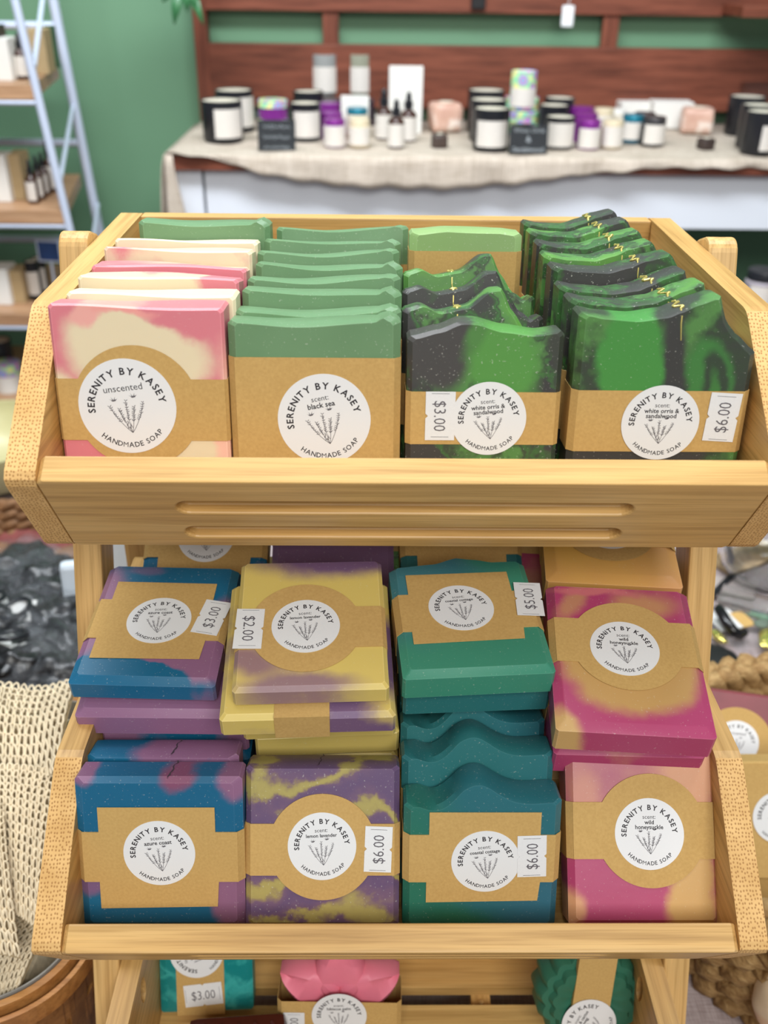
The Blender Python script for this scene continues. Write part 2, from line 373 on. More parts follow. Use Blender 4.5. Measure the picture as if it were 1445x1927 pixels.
M_ho2 = soap_mat('magenta_tan_swirl', [(0, MAG), (1, MAG)], lobes=[(.52, .42, .43, .32, 0, .16, (188, 148, 90)), (.17, .88, .07, .16, -30, .6, (188, 130, 100)), (.68, .88, .22, .10, 12, .6, (190, 136, 98)), (.05, -.03, .13, .16, 20, .35, TAN), (.35, .97, .3, .03, 0, .5, (200, 110, 116))], speck=.3)
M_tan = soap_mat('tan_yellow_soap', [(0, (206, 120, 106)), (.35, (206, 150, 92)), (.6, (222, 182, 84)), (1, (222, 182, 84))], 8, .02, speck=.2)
KRAFT_ = NT('kraft_paper', .75, .2)
_k1 = KRAFT_.noise(KRAFT_.coord(), 700, 3); _k2 = KRAFT_.noise(KRAFT_.coord(), 60, 2)
KRAFT_.col(KRAFT_.mix(.25, KRAFT_.ramp(_k1.outputs[0], [(.25, srgb((186, 150, 90))), (.75, srgb((202, 166, 104)))]), KRAFT_.ramp(_k2.outputs[0], [(.3, srgb((188, 152, 92))), (.7, srgb((202, 166, 104)))])))
KRAFT = KRAFT_.m
CRACK = plain('dark_crack', (70, 54, 66), .9)
GOLD = plain('gold_mica', (205, 190, 110), .35, metal=.4)

# ------------------------------------------------------------------ soap shapes
def top_flat(u, v): return 0
def top_sage(seed):
    r = random.Random(seed); a, b, c = r.uniform(.0, 1), r.uniform(.4, 1), r.uniform(-.0016, .0016); e = r.uniform(.0004, .0022)
    def f(u, v): return -.0030*b*math.sin(PI*u)**1.3*(.4+.6*math.sin(3*u+a+v)) + c*(u-.5) + e*math.exp(-((u-.95)/.03)**2) - .0006*v
    return f
def top_cream(seed):
    r = random.Random(seed); a = r.uniform(0, 6)
    def f(u, v): return .0009*math.sin(5*u+a+v*1.5)+.0012*math.sin(2.4*u+a*.5)
    return f
def top_hill(u, v):        # teal: low left, ridge slightly left of centre
    return -.0075 + .0125*math.exp(-((u-.46)/.20)**2) + .0035*max(0, u-.6)*2 - .0035*math.sin(PI*min(1, max(0, (u-.05)/.3)))*(u < .35)
def lerp_pts(P):
    def f(u, v):
        for (a, b), (c, d) in zip(P, P[1:]):
            if u <= c:
                t = (u-a)/(c-a) if c > a else 0; t2 = t*t*(3-2*t); return b+(d-b)*(.5*t+.5*t2) + .00012*math.sin(9*u+3*v)
        return P[-1][1]
    return f
def soap_bar(w, h, t, top, ch=.003, ct=.0011, cb=None, N=44):
    """bar standing on z=0, front face at y=-t/2"""
    cb = ch if cb is None else cb
    tz = lambda u, v: h+top(u, v)
    cc = min(ch, .0015)
    def ring(v, ins):
        P = [(-w/2+cc, 0, 0), (w/2-cc, 0, 0), (w/2, cc, 0), (w/2, tz(1, v)-cc, 0)]
        for i in range(N+1):
            u = 1-i/N; x = -w/2+cc+(w-2*cc)*u; P.append((x, tz(u, v), 1))
        P.append((-w/2, tz(0, v)-cc, 0)); P.append((-w/2, cc, 0))
        res = []
        for x, z, k in P:
            x2 = x*(1-2*ins*ch/w); z2 = z-ins*ct if (k or z > h/2) else z+ins*cb
            res.append((x2, z2))
        return res
    yc = min(ch, .0032)
    ys = [(-t/2, 1), (-t/2+yc, 0), (0, 0), (t/2-yc, 0), (t/2, 1)]
    vs = []; fs = []; n = None
    for y, ins in ys:
        r_ = ring(.5+y/t, ins); n = len(r_); vs += [(x, y, z) for x, z in r_]
    for k in range(len(ys)-1):
        for i in range(n): j = (i+1) % n; fs.append((k*n+i, k*n+j, (k+1)*n+j, (k+1)*n+i))
    fs.append(tuple(reversed(range(n)))); m0 = (len(ys)-1)*n; fs.append(tuple(m0+i for i in range(n)))
    return vs, fs
def band_mesh(w, t, ch, z0, z1, emblem=None):
    """paper band around the bar; emblem = ('circle',cx,cz,r) or ('rect',x0,x1,z0,z1[,slant])"""
    mb = MB(); e = .0004
    W, T = w/2+e, t/2+e
    ch = min(ch, .0032)
    loop = [(-W, -T+ch), (-W+ch, -T), (W-ch, -T), (W, -T+ch), (W, T-ch), (W-ch, T), (-W+ch, T), (-W, T-ch)]
    n = 8; vs = [(x, y, z0) for x, y in loop]+[(x, y, z1) for x, y in loop]
    q = .00025; inner = [(x-q*(1 if x > 0 else -1), y-q*(1 if y > 0 else -1)) for x, y in loop]
    vs += [(x, y, z0) for x, y in inner]+[(x, y, z1) for x, y in inner]
    fs = []
    for i in range(n):
        j = (i+1) % n; fs += [(i, j, n+j, n+i), (2*n+i, 3*n+i, 3*n+j, 2*n+j), (n+i, n+j, 3*n+j, 3*n+i), (i, 2*n+i, 2*n+j, j)]
    mb.add(vs, fs)
    if emblem:
        a = W-ch
        if emblem[0] == 'circle':
            _, cx, cz, r = emblem; th1 = math.asin(max(-1, min(1, (z1-cz)/r))); th0 = math.asin(max(-1, min(1, (z0-cz)/r)))
            P = [(-a, z0)]
            A0 = -PI-th0; A1 = th0
            for i in range(25): t_ = A0+(A1-A0)*i/24; P.append((cx+r*math.cos(t_), cz+r*math.sin(t_)))
            P += [(a, z0), (a, z1)]
            A0 = th1; A1 = PI-th1
            for i in range(25): t_ = A0+(A1-A0)*i/24; P.append((cx+r*math.cos(t_), cz+r*math.sin(t_)))
            P.append((-a, z1))
        else:
            _, x0, x1, r0, r1 = emblem[:5]
            P = [(-a, z0), (x0-.001, z0), (x0-.001, r0), (x1, r0+.001), (x1+.001, z0), (a, z0), (a, z1), (x1, z1), (x1, r1), (x0, r1), (x0, z1), (-a, z1)]
        mb.prism(P, -T-.0003, -T, 1)
    return mb
SID = [0]
def soap(name, loc, rot, w, h, t, top, mat, seed, label, ch=.003, band=None, emblem=None, stick=None, tagp=None, extra=None, group=None, ct=.0011, cb=None):
    root = empty(name, loc, rot, label, 'soap', group)
    vs, fs = soap_bar(w, h, t, top, ch, ct, cb)
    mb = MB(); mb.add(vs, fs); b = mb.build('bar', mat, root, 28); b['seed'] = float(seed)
    if band:
        band_mesh(w, t, ch, band[0], band[1], emblem).build('paper_band', KRAFT, root)
    if stick:
        scent, x, z, r, ro = stick
        sticker(root, scent, x, -t/2-.00072, z, r, R(ro))
    if tagp:
        text, x, z, pw, ph, ro, *rest = tagp
        price(root, text, x, -t/2-.0008-(rest[0] if rest else 0), z, pw, ph, R(ro))
    if extra: extra(root, w, h, t, top)
    return root
def crack(root, w, h, t, top, u=.56, width=.0009):
    mb = MB(); rnd = random.Random(3); pts = []
    for i in range(9):
        y = -t/2+.002+(t-.004)*i/8; x = -w/2+w*u+rnd.uniform(-.0008, .0008)+(i/8)*.002; pts.append((x, y, h+top(u, .5)+.00015))
    vs = []; fs = []
    for i, (x, y, z) in enumerate(pts):
        q = width*(.3+rnd.random())*.5; vs += [(x-q, y, z), (x+q, y, z)]
        if i: fs.append((2*i-2, 2*i-1, 2*i+1, 2*i))
    vs += [(x, y, z-.0006) for x, y, z in vs]; n = len(pts)*2
    fs += [tuple(n+k for k in reversed(f)) for f in fs]
    mb.add(vs, fs); mb.build('crack', CRACK, root)
def gold_vein(root, w, h, t, top, u=.56):
    mb = MB(); rnd = random.Random(int(w*1e5)+SID[0]); SID[0] += 1; pts = []
    for i in range(12):
        y = -t/2+.0034+(t-.0066)*i/11; uu_ = u+rnd.uniform(-.010, .010)+.02*math.sin(i*.9)
        pts.append((-w/2+.003+(w-.006)*uu_, y, h+top(uu_, .5)+.0003))
    pts = [(pts[0][0]+.001, -t/2-.0001, h+top(u, .5)-.014), (pts[0][0], -t/2-.0001, h+top(u, .5)-.006), (pts[0][0], -t/2+.0002, h+top(u, .5)-.0028)]+pts
    mb.tube(pts, [.0003, .0004, .0005]+[.0003+rnd.random()*.0006 for _ in range(12)], 5)
    mb.build('gold_vein', GOLD, root)

# ------------------------------------------------------------------ the bamboo rack
BX, BY, BZ = bamboo('bamboo_grain_x', 0), bamboo('bamboo_grain_y', 1), bamboo('bamboo_grain_z', 2, (220, 182, 120), (204, 162, 100))
BP = bamboo('bamboo_grain_post', 2, (220, 182, 120), (208, 166, 104), 20.4)
EG, EG2 = endgrain('bamboo_end_grain', -38), endgrain('bamboo_end_grain', 57)
rack = empty('display_rack', (0, .45, .735), (0, 0, 0), 'three tier bamboo display rack holding rows of handmade soap bars', 'rack')
def rk(mb, name, mats, smooth=None):
    o = mb.build(name, mats, rack, smooth); o.location = (0, -.45, -.735); return o
DY, DZ = -.081, -.2160
def sidepoly(k):
    oy, oz = DY*k, DZ*k
    P = [(.450, 1.304), (.376, 1.247), (.412, 1.1905), (.645, 1.1905), (.645, 1.304)]
    out = []
    for i, p in enumerate(P):       # round the corners
        a, b = Vector(P[i-1]), Vector(P[(i+1) % 5]); p = Vector(p)
        r_ = .005
        for t_ in (0, .5, 1):
            q1 = p+(a-p).normalized()*r_; q2 = p+(b-p).normalized()*r_
            q = q1*(1-t_)**2+p*2*t_*(1-t_)+q2*t_**2; out.append((q.x+oy, q.y+oz))
    return out
for k in range(3):
    for sx in (-1, 1):
        holes = []
        if k == 2: cy, cz = .3935, .853; holes = [[(cy+.0062*math.cos(a*PI/10), cz+.0105*math.sin(a*PI/10)) for a in range(20)]]
        vs, fs = fill2d(sidepoly(k), holes, .014)
        mb = MB(); mb.add([(sx*.173+v.z, v.x, v.y) for v in vs], fs)
        o = rk(mb, 'side_panel', [BY, EG, EG2])
        bm = bmesh.new(); bm.from_mesh(o.data); bmesh.ops.remove_doubles(bm, verts=bm.verts, dist=1e-6)
        for f in bm.faces:
            f.material_index = (1 if f.normal.z > 0 else 2) if (abs(f.normal.y) > .45 and f.calc_center_median().y < .46+DY*k+.001) else 0
        bm.to_mesh(o.data); bm.free()
        bv = o.modifiers.new('bevel', 'BEVEL'); bv.width = .0012; bv.segments = 2; bv.limit_method = 'ANGLE'; bv.angle_limit = R(50)
    oy, oz = DY*k, DZ*k
    # lip board: local frame d along the face (down and back), n inward
    P2 = Vector((0, .376+oy, 1.247+oz)); d = Vector((0, .036, -.0565)).normalized(); n = Vector((0, -d.z, d.y)); X = Vector((1, 0, 0))
    L = .0662
    def cap(x0, x1, c, r_, m=10):
        P = []
        for i in range(m+1): a = -PI/2+PI*i/m; P.append((x1-r_+r_*math.cos(a), c+r_*math.sin(a)))
        for i in range(m+1): a = PI/2+PI*i/m; P.append((x0+r_+r_*math.cos(a), c+r_*math.sin(a)))
        return P
    def face(w2, holes, depth, t0, name):
        c_ = .0022
        outer = [(-w2+c_, 0), (w2-c_, 0), (w2, c_), (w2, L-c_), (w2-c_, L), (-w2+c_, L), (-w2, L-c_), (-w2, c_)]
        vs, fs = fill2d(outer, holes, depth)
        return [P2+X*v.x+d*v.y+n*(t0+v.z) for v in vs], fs
    def slab(outer, t0, t1):
        m_ = MB(); n_ = len(outer); m_.add([P2+X*p_[0]+d*p_[1]+n*t0 for p_ in outer]+[P2+X*p_[0]+d*p_[1]+n*t1 for p_ in outer],
              [tuple(range(n_)), tuple(reversed(range(n_, 2*n_)))]+[(q, q+n_, (q+1) % n_+n_, (q+1) % n_) for q in range(n_)]); return m_
    c_ = .0026; w2 = .1658
    o = rk(slab([(-w2+c_, 0), (w2-c_, 0), (w2, c_), (w2, L-c_), (w2-c_, L), (-w2+c_, L), (-w2, L-c_), (-w2, c_)], 0, .0135), 'lip_board', BX)
    for cc in (.0245, .0502):
        ct_ = slab(cap(-.1072, .1072, cc, .0058), -.003, .0058).build('cutter', BX)
        bo = o.modifiers.new('b', 'BOOLEAN'); bo.object = ct_; bo.operation = 'DIFFERENCE'; bo.solver = 'EXACT'
        ct_.location = (0, -.45+rack.location.y, -.735+rack.location.z); bpy.context.view_layer.update()
        nm_ = bpy.data.meshes.new_from_object(o.evaluated_get(bpy.context.evaluated_depsgraph_get())); o.modifiers.remove(bo); o.data = nm_; bpy.data.objects.remove(ct_)
    bv = o.modifiers.new('bevel', 'BEVEL'); bv.width = .0011; bv.segments = 2; bv.limit_method = 'ANGLE'; bv.angle_limit = R(60)
    # back board and floor
    fz = (1.2155, .9995, .787)[k]
    if k == 0: rk(MB().box((0, .6385, 1.2505), (.332, .012, .106), .001), 'back_board', BX)
    else: rk(MB().box((0, .6385+oy, (1.2505 if k == 1 else 1.222)+oz), (.332, .012, .106 if k == 1 else .05), .001), 'back_board', BX)
    if k < 2:
        y0, y1 = .412+oy, .632+oy; nn = 4; wd = (y1-y0)/nn-.006
        for i in range(nn): rk(MB().box((0, y0+(i+.5)*(y1-y0)/nn, fz-.005), (.332, wd, .0098), .0008), 'floor_slat', BX)
    else:
        for ya, yb in ((.27, .425), (.4385, .475), (.488, .535)):
            rk(MB().box((0, (ya+yb)/2, fz-.005), (.332, yb-ya, .0098), .0008), 'floor_slat', BX)
        rk(MB().box((.068, .400, fz-.0155), (.0145, .28, .0108), .0006), 'floor_batten', BY)
        rk(MB().box((-.075, .400, fz-.0155), (.0145, .28, .0108), .0006), 'floor_batten', BY)
        rk(MB().lathe([(.0022, 0), (.0022, .0012), (.001, .0018)], (.068, .4325, fz-.0101), 10), 'peg', BZ)
# posts, leaning back
def post(sx, y_at, name):
    ln = .372; z1 = 1.313; z0 = .7365
    x0, x1 = sx*.1802, sx*.1975
    prof = []
    for z in (z0, z1):
        yy = y_at+(z-1.14)*ln; prof.append((yy, z))
    dy = Vector((prof[1][0]-prof[0][0], prof[1][1]-prof[0][1])).normalized(); nn = Vector((dy.y, -dy.x)); wd = .030
    a, b = Vector(prof[0]), Vector(prof[1])
    P = [a, b+dy*-.010]
    for i in range(7): q = PI/2*i/6; P.append(b-dy*.010+nn*(.010-.010*math.cos(q))+dy*.010*math.sin(q))
    for i in range(7): q = PI/2*i/6; P.append(b-dy*.010+nn*(wd-.010+.010*math.sin(q))+dy*.010*math.cos(q))
    P += [a+nn*wd]
    c = [P[0]]
    for p in P[1:]:
        if (p-c[-1]).length > 1e-5: c.append(p)
    P = [(p.x, max(p.y, z0)) for p in c]
    mb = MB(); mb.prism(P, x0, x1, 0); o = rk(mb, name, BP)
    bv = o.modifiers.new('bevel', 'BEVEL'); bv.width = .0015; bv.segments = 2; bv.limit_method = 'ANGLE'; bv.angle_limit = R(50)
for sx in (-1, 1):
    post(sx, .4955, 'post')
    P = [(.60, .7365), (.63, .7365), (.63, 1.19), (.60, 1.19)]
    rk(MB().prism(P, sx*.1802, sx*.1975, 0), 'rear_leg', BZ)
rk(MB().box((0, .615, .80), (.3604, .018, .03), .001), 'cross_rail', BX)

# ------------------------------------------------------------------ top tray: four columns of standing soaps
def place(cx, By, Bz, lean, yaw, w, h, t, top, mat, seed, label, **kw):
    """front bottom edge of the bar at (cx, By, Bz); lean 0 = upright, 90 = on its back, yaw about the vertical"""
    l, a = R(lean), R(yaw); q = t/2*math.cos(l)
    return soap('soap_bar', (cx-math.sin(a)*q, By+math.cos(a)*q, Bz-t/2*math.sin(l)), (-l, kw.pop('roll', 0), a), w, h, t, top, mat, seed, label, **kw)
F0 = 1.2177; YF = .4135; TLEAN = 6
def stand(i, y, cx, w, ztop, t, top, mat, seed, label, **kw):
    ln = kw.pop('lean', TLEAN); l_ = R(ln); h = (ztop-F0)/(math.cos(l_)+.34*math.sin(l_))
    if ln != TLEAN: y += h*(math.sin(R(TLEAN))-math.sin(l_))*.85 if i else 0
    return place(cx, y, F0, ln, kw.pop('rz', 0)*57.3, w, h, t, top, mat, seed, label, **kw)
ORD = ['front', 'second', 'third', 'fourth', 'fifth', 'sixth', 'seventh', 'eighth']
un = [(M_un1, 'pink and cream marbled soap labelled unscented, front of the leftmost top column', 0),
      (M_cream, 'plain cream soap just behind the front unscented soap, top left column', 3),
      (M_un, 'cream soap with a pink band, third from the front, top left column', 4.3),
      (M_unp, 'mostly pink soap with cream patch, fourth from the front, top left column', 8.1),
      (M_un, 'pale cream soap with a pink streak, fifth from the front, top left column', 12.6),
      (M_cream, 'ivory cream soap right before the lone green one, top left column', 9)]
zt = [1.3144, 1.3140, 1.3162, 1.3158, 1.3175, 1.3165]
for i, (m, lb, sd) in enumerate(un):
    stand(i, YF+i*.0245, -.1248+(0, .0030, .0014, .0024, .0026, .0034)[i], .0805, zt[i], .0200, lean=8.5+.9*i, ct=.0008, top=top_cream(i+3), mat=m, seed=sd, label=lb, ch=.0014,
          band=(.0300, .0600), emblem=('circle', -.0030, .0463, .0298), stick=('unscented', -.0073, .0468, .0231, 5) if i == 0 else None, rz=(0, .01, -.006, .012, -.008, .015)[i])
stand(6, YF+6*.0245, -.1150, .0770, 1.3184, .022, top_sage(77), M_gr, 4, 'lone dark green soap at the back of the top left column', ch=.003, band=(.0, .06))
zg = [1.3093, 1.3080, 1.3105, 1.3110, 1.3117, 1.3135, 1.3137, 1.3165]
xg = [-.0420, -.0410, -.0405, -.0402, -.0388, -.0398, -.0385, -.0335]
for i in range(8):
    stand(i, YF+i*.0235, xg[i]-.0010, .0805, zg[i], .0200, top_sage(20+i), M_gr, 20+i, lean=8.5+.8*i, label=
          'sage green soap in a wide kraft sleeve labelled black sea, front of its column' if i == 0 else
          ('sage green soap at the very back of the black sea column' if i == 7 else
           f'sage green soap, {ORD[i]} from the front in the black sea column'),
          ch=.0036, band=(.004, .0708+(.001*(i % 2))), emblem=None if i else ('rect', -.0340, .0340, .004, .0709),
          stick=('black sea', .0042, .0411, .0222, 11) if i == 0 else None, rz=(0, .012, -.004, .008, -.01, .006, -.005, -.012)[i])
o3a = lerp_pts([(0, -.006), (.18, -.003), (.33, .0010), (.42, .0010), (.62, -.0025), (.85, -.0045), (1, -.0030)])
o3b = lerp_pts([(0, -.0030), (.1, -.001), (.22, -.0045), (.42, -.002), (.60, .0065), (.66, .0068), (.74, -.004), (.84, -.0135), (.95, -.018), (1, -.0155)])
for i in range(4):
    sd = (41, 43.4, 47.1, 52.9)[i]
    stand(i, YF+i*.030, .0372+(0, -.0012, -.0008, .0005)[i], (.0735, .0738, .0738, .0725)[i], (1.3080, 1.3117, 1.3122, 1.3130)[i], .0205,
          o3a if i == 0 else o3b, M_or3 if i == 0 else M_or, sd, lean=(9, 13, 14, 14)[i], label=
          'green and charcoal soap with a $3.00 tag, front of the third top column' if i == 0 else f'peaked green and charcoal soap, {ORD[i]} from the front, third top column',
          ch=.0025, band=(.0288, .0548), stick=('white orris &|sandalwood', .0028, .0418, .0181, 5) if i == 0 else None,
          tagp=('$3.00', -.0205, .0430, .0240, .0142, -90) if i == 0 else None, extra=None if i == 0 else (lambda r_, w_, h_, t_, tp: gold_vein(r_, w_, h_, t_, tp, .35)), rz=(0, .01, -.01, .02)[i])
stand(4, .5370, .0372, .0640, 1.3200, .022, lerp_pts([(0, -.001), (.3, .0008), (.85, 0), (1, -.001)]), M_gr2, 61,
      'pale lime green soap with a kraft sleeve, back of the third top column', ch=.004, band=(.01, .0885))
o4t = lerp_pts([(0, -.0005), (.1, -.002), (.3, -.0030), (.48, -.001), (.56, .0015), (.66, .0050), (.77, .0078), (.795, .002), (.83, -.005), (.90, -.0105), (1, -.0170)])
o4u = lerp_pts([(0, -.0005), (.12, -.002), (.35, -.0025), (.5, .0005), (.62, .004), (.78, .0065), (.82, .002), (.88, -.006), (1, -.014)])
z4 = [1.3140, 1.3130, 1.3122, 1.3155, 1.3155, 1.3158, 1.3165, 1.3160]
for i in range(8):
    wv = (.0845, .0840, .082, .080, .076, .074, .073, .071)[i]
    stand(i, YF+i*.0235, .0790-.0004*i+wv/2, wv, z4[i], .0212, o4t if i < 3 else o4u, M_or4 if i == 0 else M_or, (71, 73.2, 76.8, 79.1, 83.7, 88.2, 91.9, 95.3)[i],
          'green and charcoal soap with a $6.00 tag, front of the rightmost top column' if i == 0 else
          ('green and charcoal soap at the very back right of the top tray' if i == 7 else f'gold veined green and charcoal soap, {ORD[i]} from the front, rightmost top column'),
          ch=.0030, band=(.0262, .0568), stick=('white orris &|sandalwood', .0010, .0410, .0187, 0) if i == 0 else None,
          tagp=('$6.00', .0305, .0440, .0242, .0150, 87) if i == 0 else None, extra=gold_vein, rz=(0, -.01, .01, -.006, .008, -.01, .012, 0)[i])

# ------------------------------------------------------------------ middle tray
MID = 'middle tray'
place(-.1235, .3262, 1.0070, 17, 0, .0850, .0865, .0215, top_flat, M_az1, 3, 'blue soap with mauve patches and cracked top, standing front left of the middle tray', ch=.0042, ct=.0022, band=(.0285, .0570),
      emblem=('rect', -.0310, .0285, .0130, .0710), stick=('azure coast', -.0005, .0452, .0184, 5), extra=crack)
place(-.1260, .3505, 1.0070, 17, 0, .0805, .0800, .0215, top_flat, M_az, 9, 'blue and mauve soap standing second behind the front left one', ch=.0042, band=(.025, .055), extra=crack)
place(-.0405, .3234, 1.0116, 28, 0, .0800, .0850, .0240, top_flat, M_le1, 5, 'purple soap with yellow swirls and a $6.00 tag, standing in the middle tray', ch=.0030, band=(.0280, .0552),
      emblem=('circle', .0000, .0430, .0280), stick=('lemon lavender', -.0002, .0435, .0178, 3), tagp=('$6.00', .0290, .0420, .0240, .0142, 88, .0002),
      extra=lambda r_, w_, h_, t_, tp: crack(r_, w_, h_, t_, tp, .47, .0005))
place(.0420, .3262, 1.0070, 16, 0, .0810, .0800, .0235, top_hill, M_co1, 7, 'teal soap with wavy peaked top and $6.00 tag, standing in the middle tray', ch=.0035, band=(.0285, .0560),
      emblem=('rect', -.0275, .0298, .0165, .0690), stick=('coastal cottage', .0020, .0408, .0178, 6), tagp=('$6.00', .0258, .0440, .0240, .0150, 92, .0002))
place(.0415, .3515, 1.0070, 16, 0, .0810, .0870, .0220, top_hill, M_co, 17, 'wavy topped teal soap standing second, behind the front teal soap', ch=.0035, band=(.03, .06))
place(.0410, .3755, 1.0070, 16, 0, .0800, .0880, .0200, top_hill, M_co, 27, 'wavy topped teal soap standing third, mostly hidden by the teal stack', ch=.0035, band=(.03, .06))
place(.1285, .3215, 1.0145, 38, 0, .0800, .0900, .0230, top_flat, M_ho1, 7, 'standing magenta and tan soap labelled wild honeysuckle, front right of the middle tray', ch=.0035, band=(.0342, .0632),
      emblem=('circle', .0038, .0487, .0292), stick=('wild|honeysuckle', .0030, .0470, .0183, 0))
def lie(cx, By, Bz, pitch, yaw, w, L, t, mat, seed, label, top=top_flat, **kw):
    return place(cx, By, Bz, 90-pitch, yaw, w, L, t, top, mat, seed, label, **kw)
STRIP = (.031, .060)
lie(-.1385, .3965, 1.1150, 8, -2, .0790, .0930, .0165, M_az2, 1, 'blue and mauve soap with a $3.00 tag, flat on top of the left stack', ch=.0042, band=(.0312, .0622),
    emblem=('rect', -.0305, .0285, .0160, .0775), stick=('azure coast', .0005, .0460, .0182, 4), tagp=('$3.00', .0300, .0490, .0270, .0155, 80, .0002))
lie(-.1330, .3915, 1.0970, 8, -.7, .0850, .0950, .0195, M_mau, 2, 'plain mauve soap lying directly under the tagged blue soap', ch=.004, band=STRIP)
for i in range(3): lie(-.1250, .4010+i*.002, 1.0770-i*.0215, 6-i*2, 1-i, .0810, .0930, .0205, M_az, 30+i*3, ('blue soap lying third down in the left stack', 'blue soap lying fourth down in the left stack', 'blue soap lying lowest in the left stack')[i], ch=.0042, band=STRIP)
lie(-.0457, .3680, 1.1350, 13, 2.5, .0785, .0880, .0140, M_le2, 1, 'yellow and purple soap with a $2.00 tag on top of the second stack', ch=.0022, band=(.0255, .0530),
    emblem=('circle', -.0030, .0400, .0297), stick=('lemon lavender', -.0028, .0402, .0180, 3), tagp=('$2.00', -.0325, .0390, .0270, .0148, -92, .0002))
lie(-.0475, .3650, 1.1195, 12, 2.2, .0890, .0920, .0165, M_le, 12, 'yellow soap with a kraft strip end showing, second down in the lemon stack', ch=.0025,
    extra=lambda r_, w_, h_, t_, tp: MB().box((-.003, 0, .046), (.028, t_+.001, .0932), .0002).build('paper_strip', KRAFT, r_))
lie(-.0430, .3865, 1.0995, 10, 3, .0825, .0920, .0195, M_yel, 5, 'yellow soap with a purple corner, third down in the lemon stack', ch=.0025, band=STRIP)
lie(-.0395, .3960, 1.0790, 8, 4, .0800, .0920, .0200, M_yel, 8.4, 'pale yellow soap lying fourth down in the lemon stack', ch=.0025, band=STRIP)
for i in range(2): lie(-.0395, .4010, 1.0570-i*.022, 5-i*4, 0, .0790, .0920, .0205, M_le, 9.4+i, ('yellow and purple soap lying fifth down in the lemon stack', 'yellow and purple soap lying lowest in the lemon stack')[i], ch=.0025, band=STRIP)
lie(.0402, .3810, 1.1350, 7, 4.2, .0795, .0880, .0200, M_co2, 1, 'teal green soap with a $5.00 tag on top of the third stack', ch=.0038, band=(.0310, .0600), top=lerp_pts([(0, -.003), (.3, -.001), (.5, .004), (.65, .002), (.8, -.001), (1, -.001)]),
    emblem=('rect', -.0310, .0275, .0215, .0765), stick=('coastal cottage', -.0030, .0480, .0180, 4), tagp=('$5.00', .0355, .0520, .0270, .0150, 84, .0006))
lie(.0410, .3905, 1.1150, 6, 3.3, .0790, .0920, .0195, M_co, 15, 'blue green soap lying second down in the teal stack', ch=.003, band=STRIP)
for i in range(4): lie(.0410, .4270, 1.0970-i*.0212, 6-2*i, 1, .0790, .0920, .0205, M_co, 18+i, f'teal soap lying {("third", "fourth", "fifth", "lowest")[i]} in the teal stack', ch=.003, band=STRIP)
lie(.1163, .3540, 1.1200, 13, -4.5, .0795, .0965, .0220, M_ho2, 1, 'magenta soap with a tan oval lying face up at the right of the middle tray', ch=.0045, band=(.0415, .0715),
    emblem=('circle', .0010, .0545, .0298), stick=('wild|honeysuckle', -.0005, .0520, .0183, 0))
lie(.1210, .3700, 1.0900, 12, -2, .0800, .0960, .0215, M_ho, 4, 'magenta soap lying under the face up magenta one', ch=.004, band=STRIP)
for i in range(2): lie(.1230, .4010, 1.0660-i*.0235, 8-i*5, 0, .0800, .0950, .0220, M_ho, 5+i, ('magenta and tan soap lying third down in the right stack', 'magenta and tan soap lying lowest in the right stack')[i], ch=.004, band=STRIP)
lie(.1275, .4640, 1.1350, 10, -5, .0800, .0800, .0220, M_tan, 1, 'golden yellow soap at the back right of the middle tray', ch=.006, band=(.032, .0600), emblem=('circle', 0, .0460, .0290),
    stick=('wild|honeysuckle', 0, .046, .0183, 0))
lie(-.1240, .4990, 1.0940, 33, 0, .080, .090, .022, M_az, 71, 'blue and mauve soap with square kraft label, propped at the back left', ch=.004,
    band=(.031, .060), emblem=('rect', -.029, .029, .018, .074), stick=('azure coast', 0, .046, .0185, 3))
lie(-.0400, .4970, 1.0980, 33, 1, .079, .090, .022, M_le, 33, 'yellow and purple soap propped at the back behind the lemon stack', ch=.004, band=(.040, .068))
lie(.0440, .4970, 1.0980, 33, 2, .079, .090, .022, M_co, 37, 'teal soap propped at the back behind the teal stack', ch=.004, band=(.031, .060), emblem=('rect', -.028, .028, .012, .085), top=top_hill)
lie(.1000, .5080, 1.0900, 40, -6, .078, .090, .020, M_ho, 51, 'magenta soap edge seen between the teal and golden soaps at the back', ch=.004, band=(.031, .060))
lie(.0030, .5180, 1.0850, 45, 0, .078, .090, .018, M_or, 55, 'dark green soap at the very back between the yellow and teal ones', ch=.004, band=(.031, .060))

# ------------------------------------------------------------------ bottom tray
def at(px, py, ax, v):
    """point of the place seen at photo pixel (px,py) on the plane axis=v"""
    d = r2*((px-722.5)/1800) - u2*((py-963.5)/1800) + fw
    return CAM + d*((v-CAM[ax])/d[ax])
FB = .7872
def wavy_mat(name, c1, c2, sc=26):
    return soap_mat(name, [(0, c1), (.45, c1), (.55, c2), (.65, c1), (1, c1)], sc, .09, speck=.1)
M_teal = wavy_mat('turquoise_soap', (18, 132, 132), (60, 170, 165), 30)
M_teal2 = M_teal
pq = at(392, 1905, 2, FB)
place(pq.x, pq.y-.004, FB+.005, 24, 2, .066, .092, .024, lerp_pts([(0, 0), (.5, .001), (1, 0)]), M_teal, 4, 'turquoise marbled soap with a $3.00 tag and sideways sticker, bottom tray', ch=.005,
      extra=lambda r_, w_, h_, t_, tp: (MB().box((-.004, 0, h_/2), (.034, t_+.0012, h_+.0012), .0002).build('paper_strip', KRAFT, r_),
                                        sticker(r_, 'unscented', -.006, -t_/2-.0009, .0470, .0190, R(85)),
                                        price(r_, '$3.00', -.002, -t_/2-.0009, .0150, .0270, .0165, R(5))) and None)
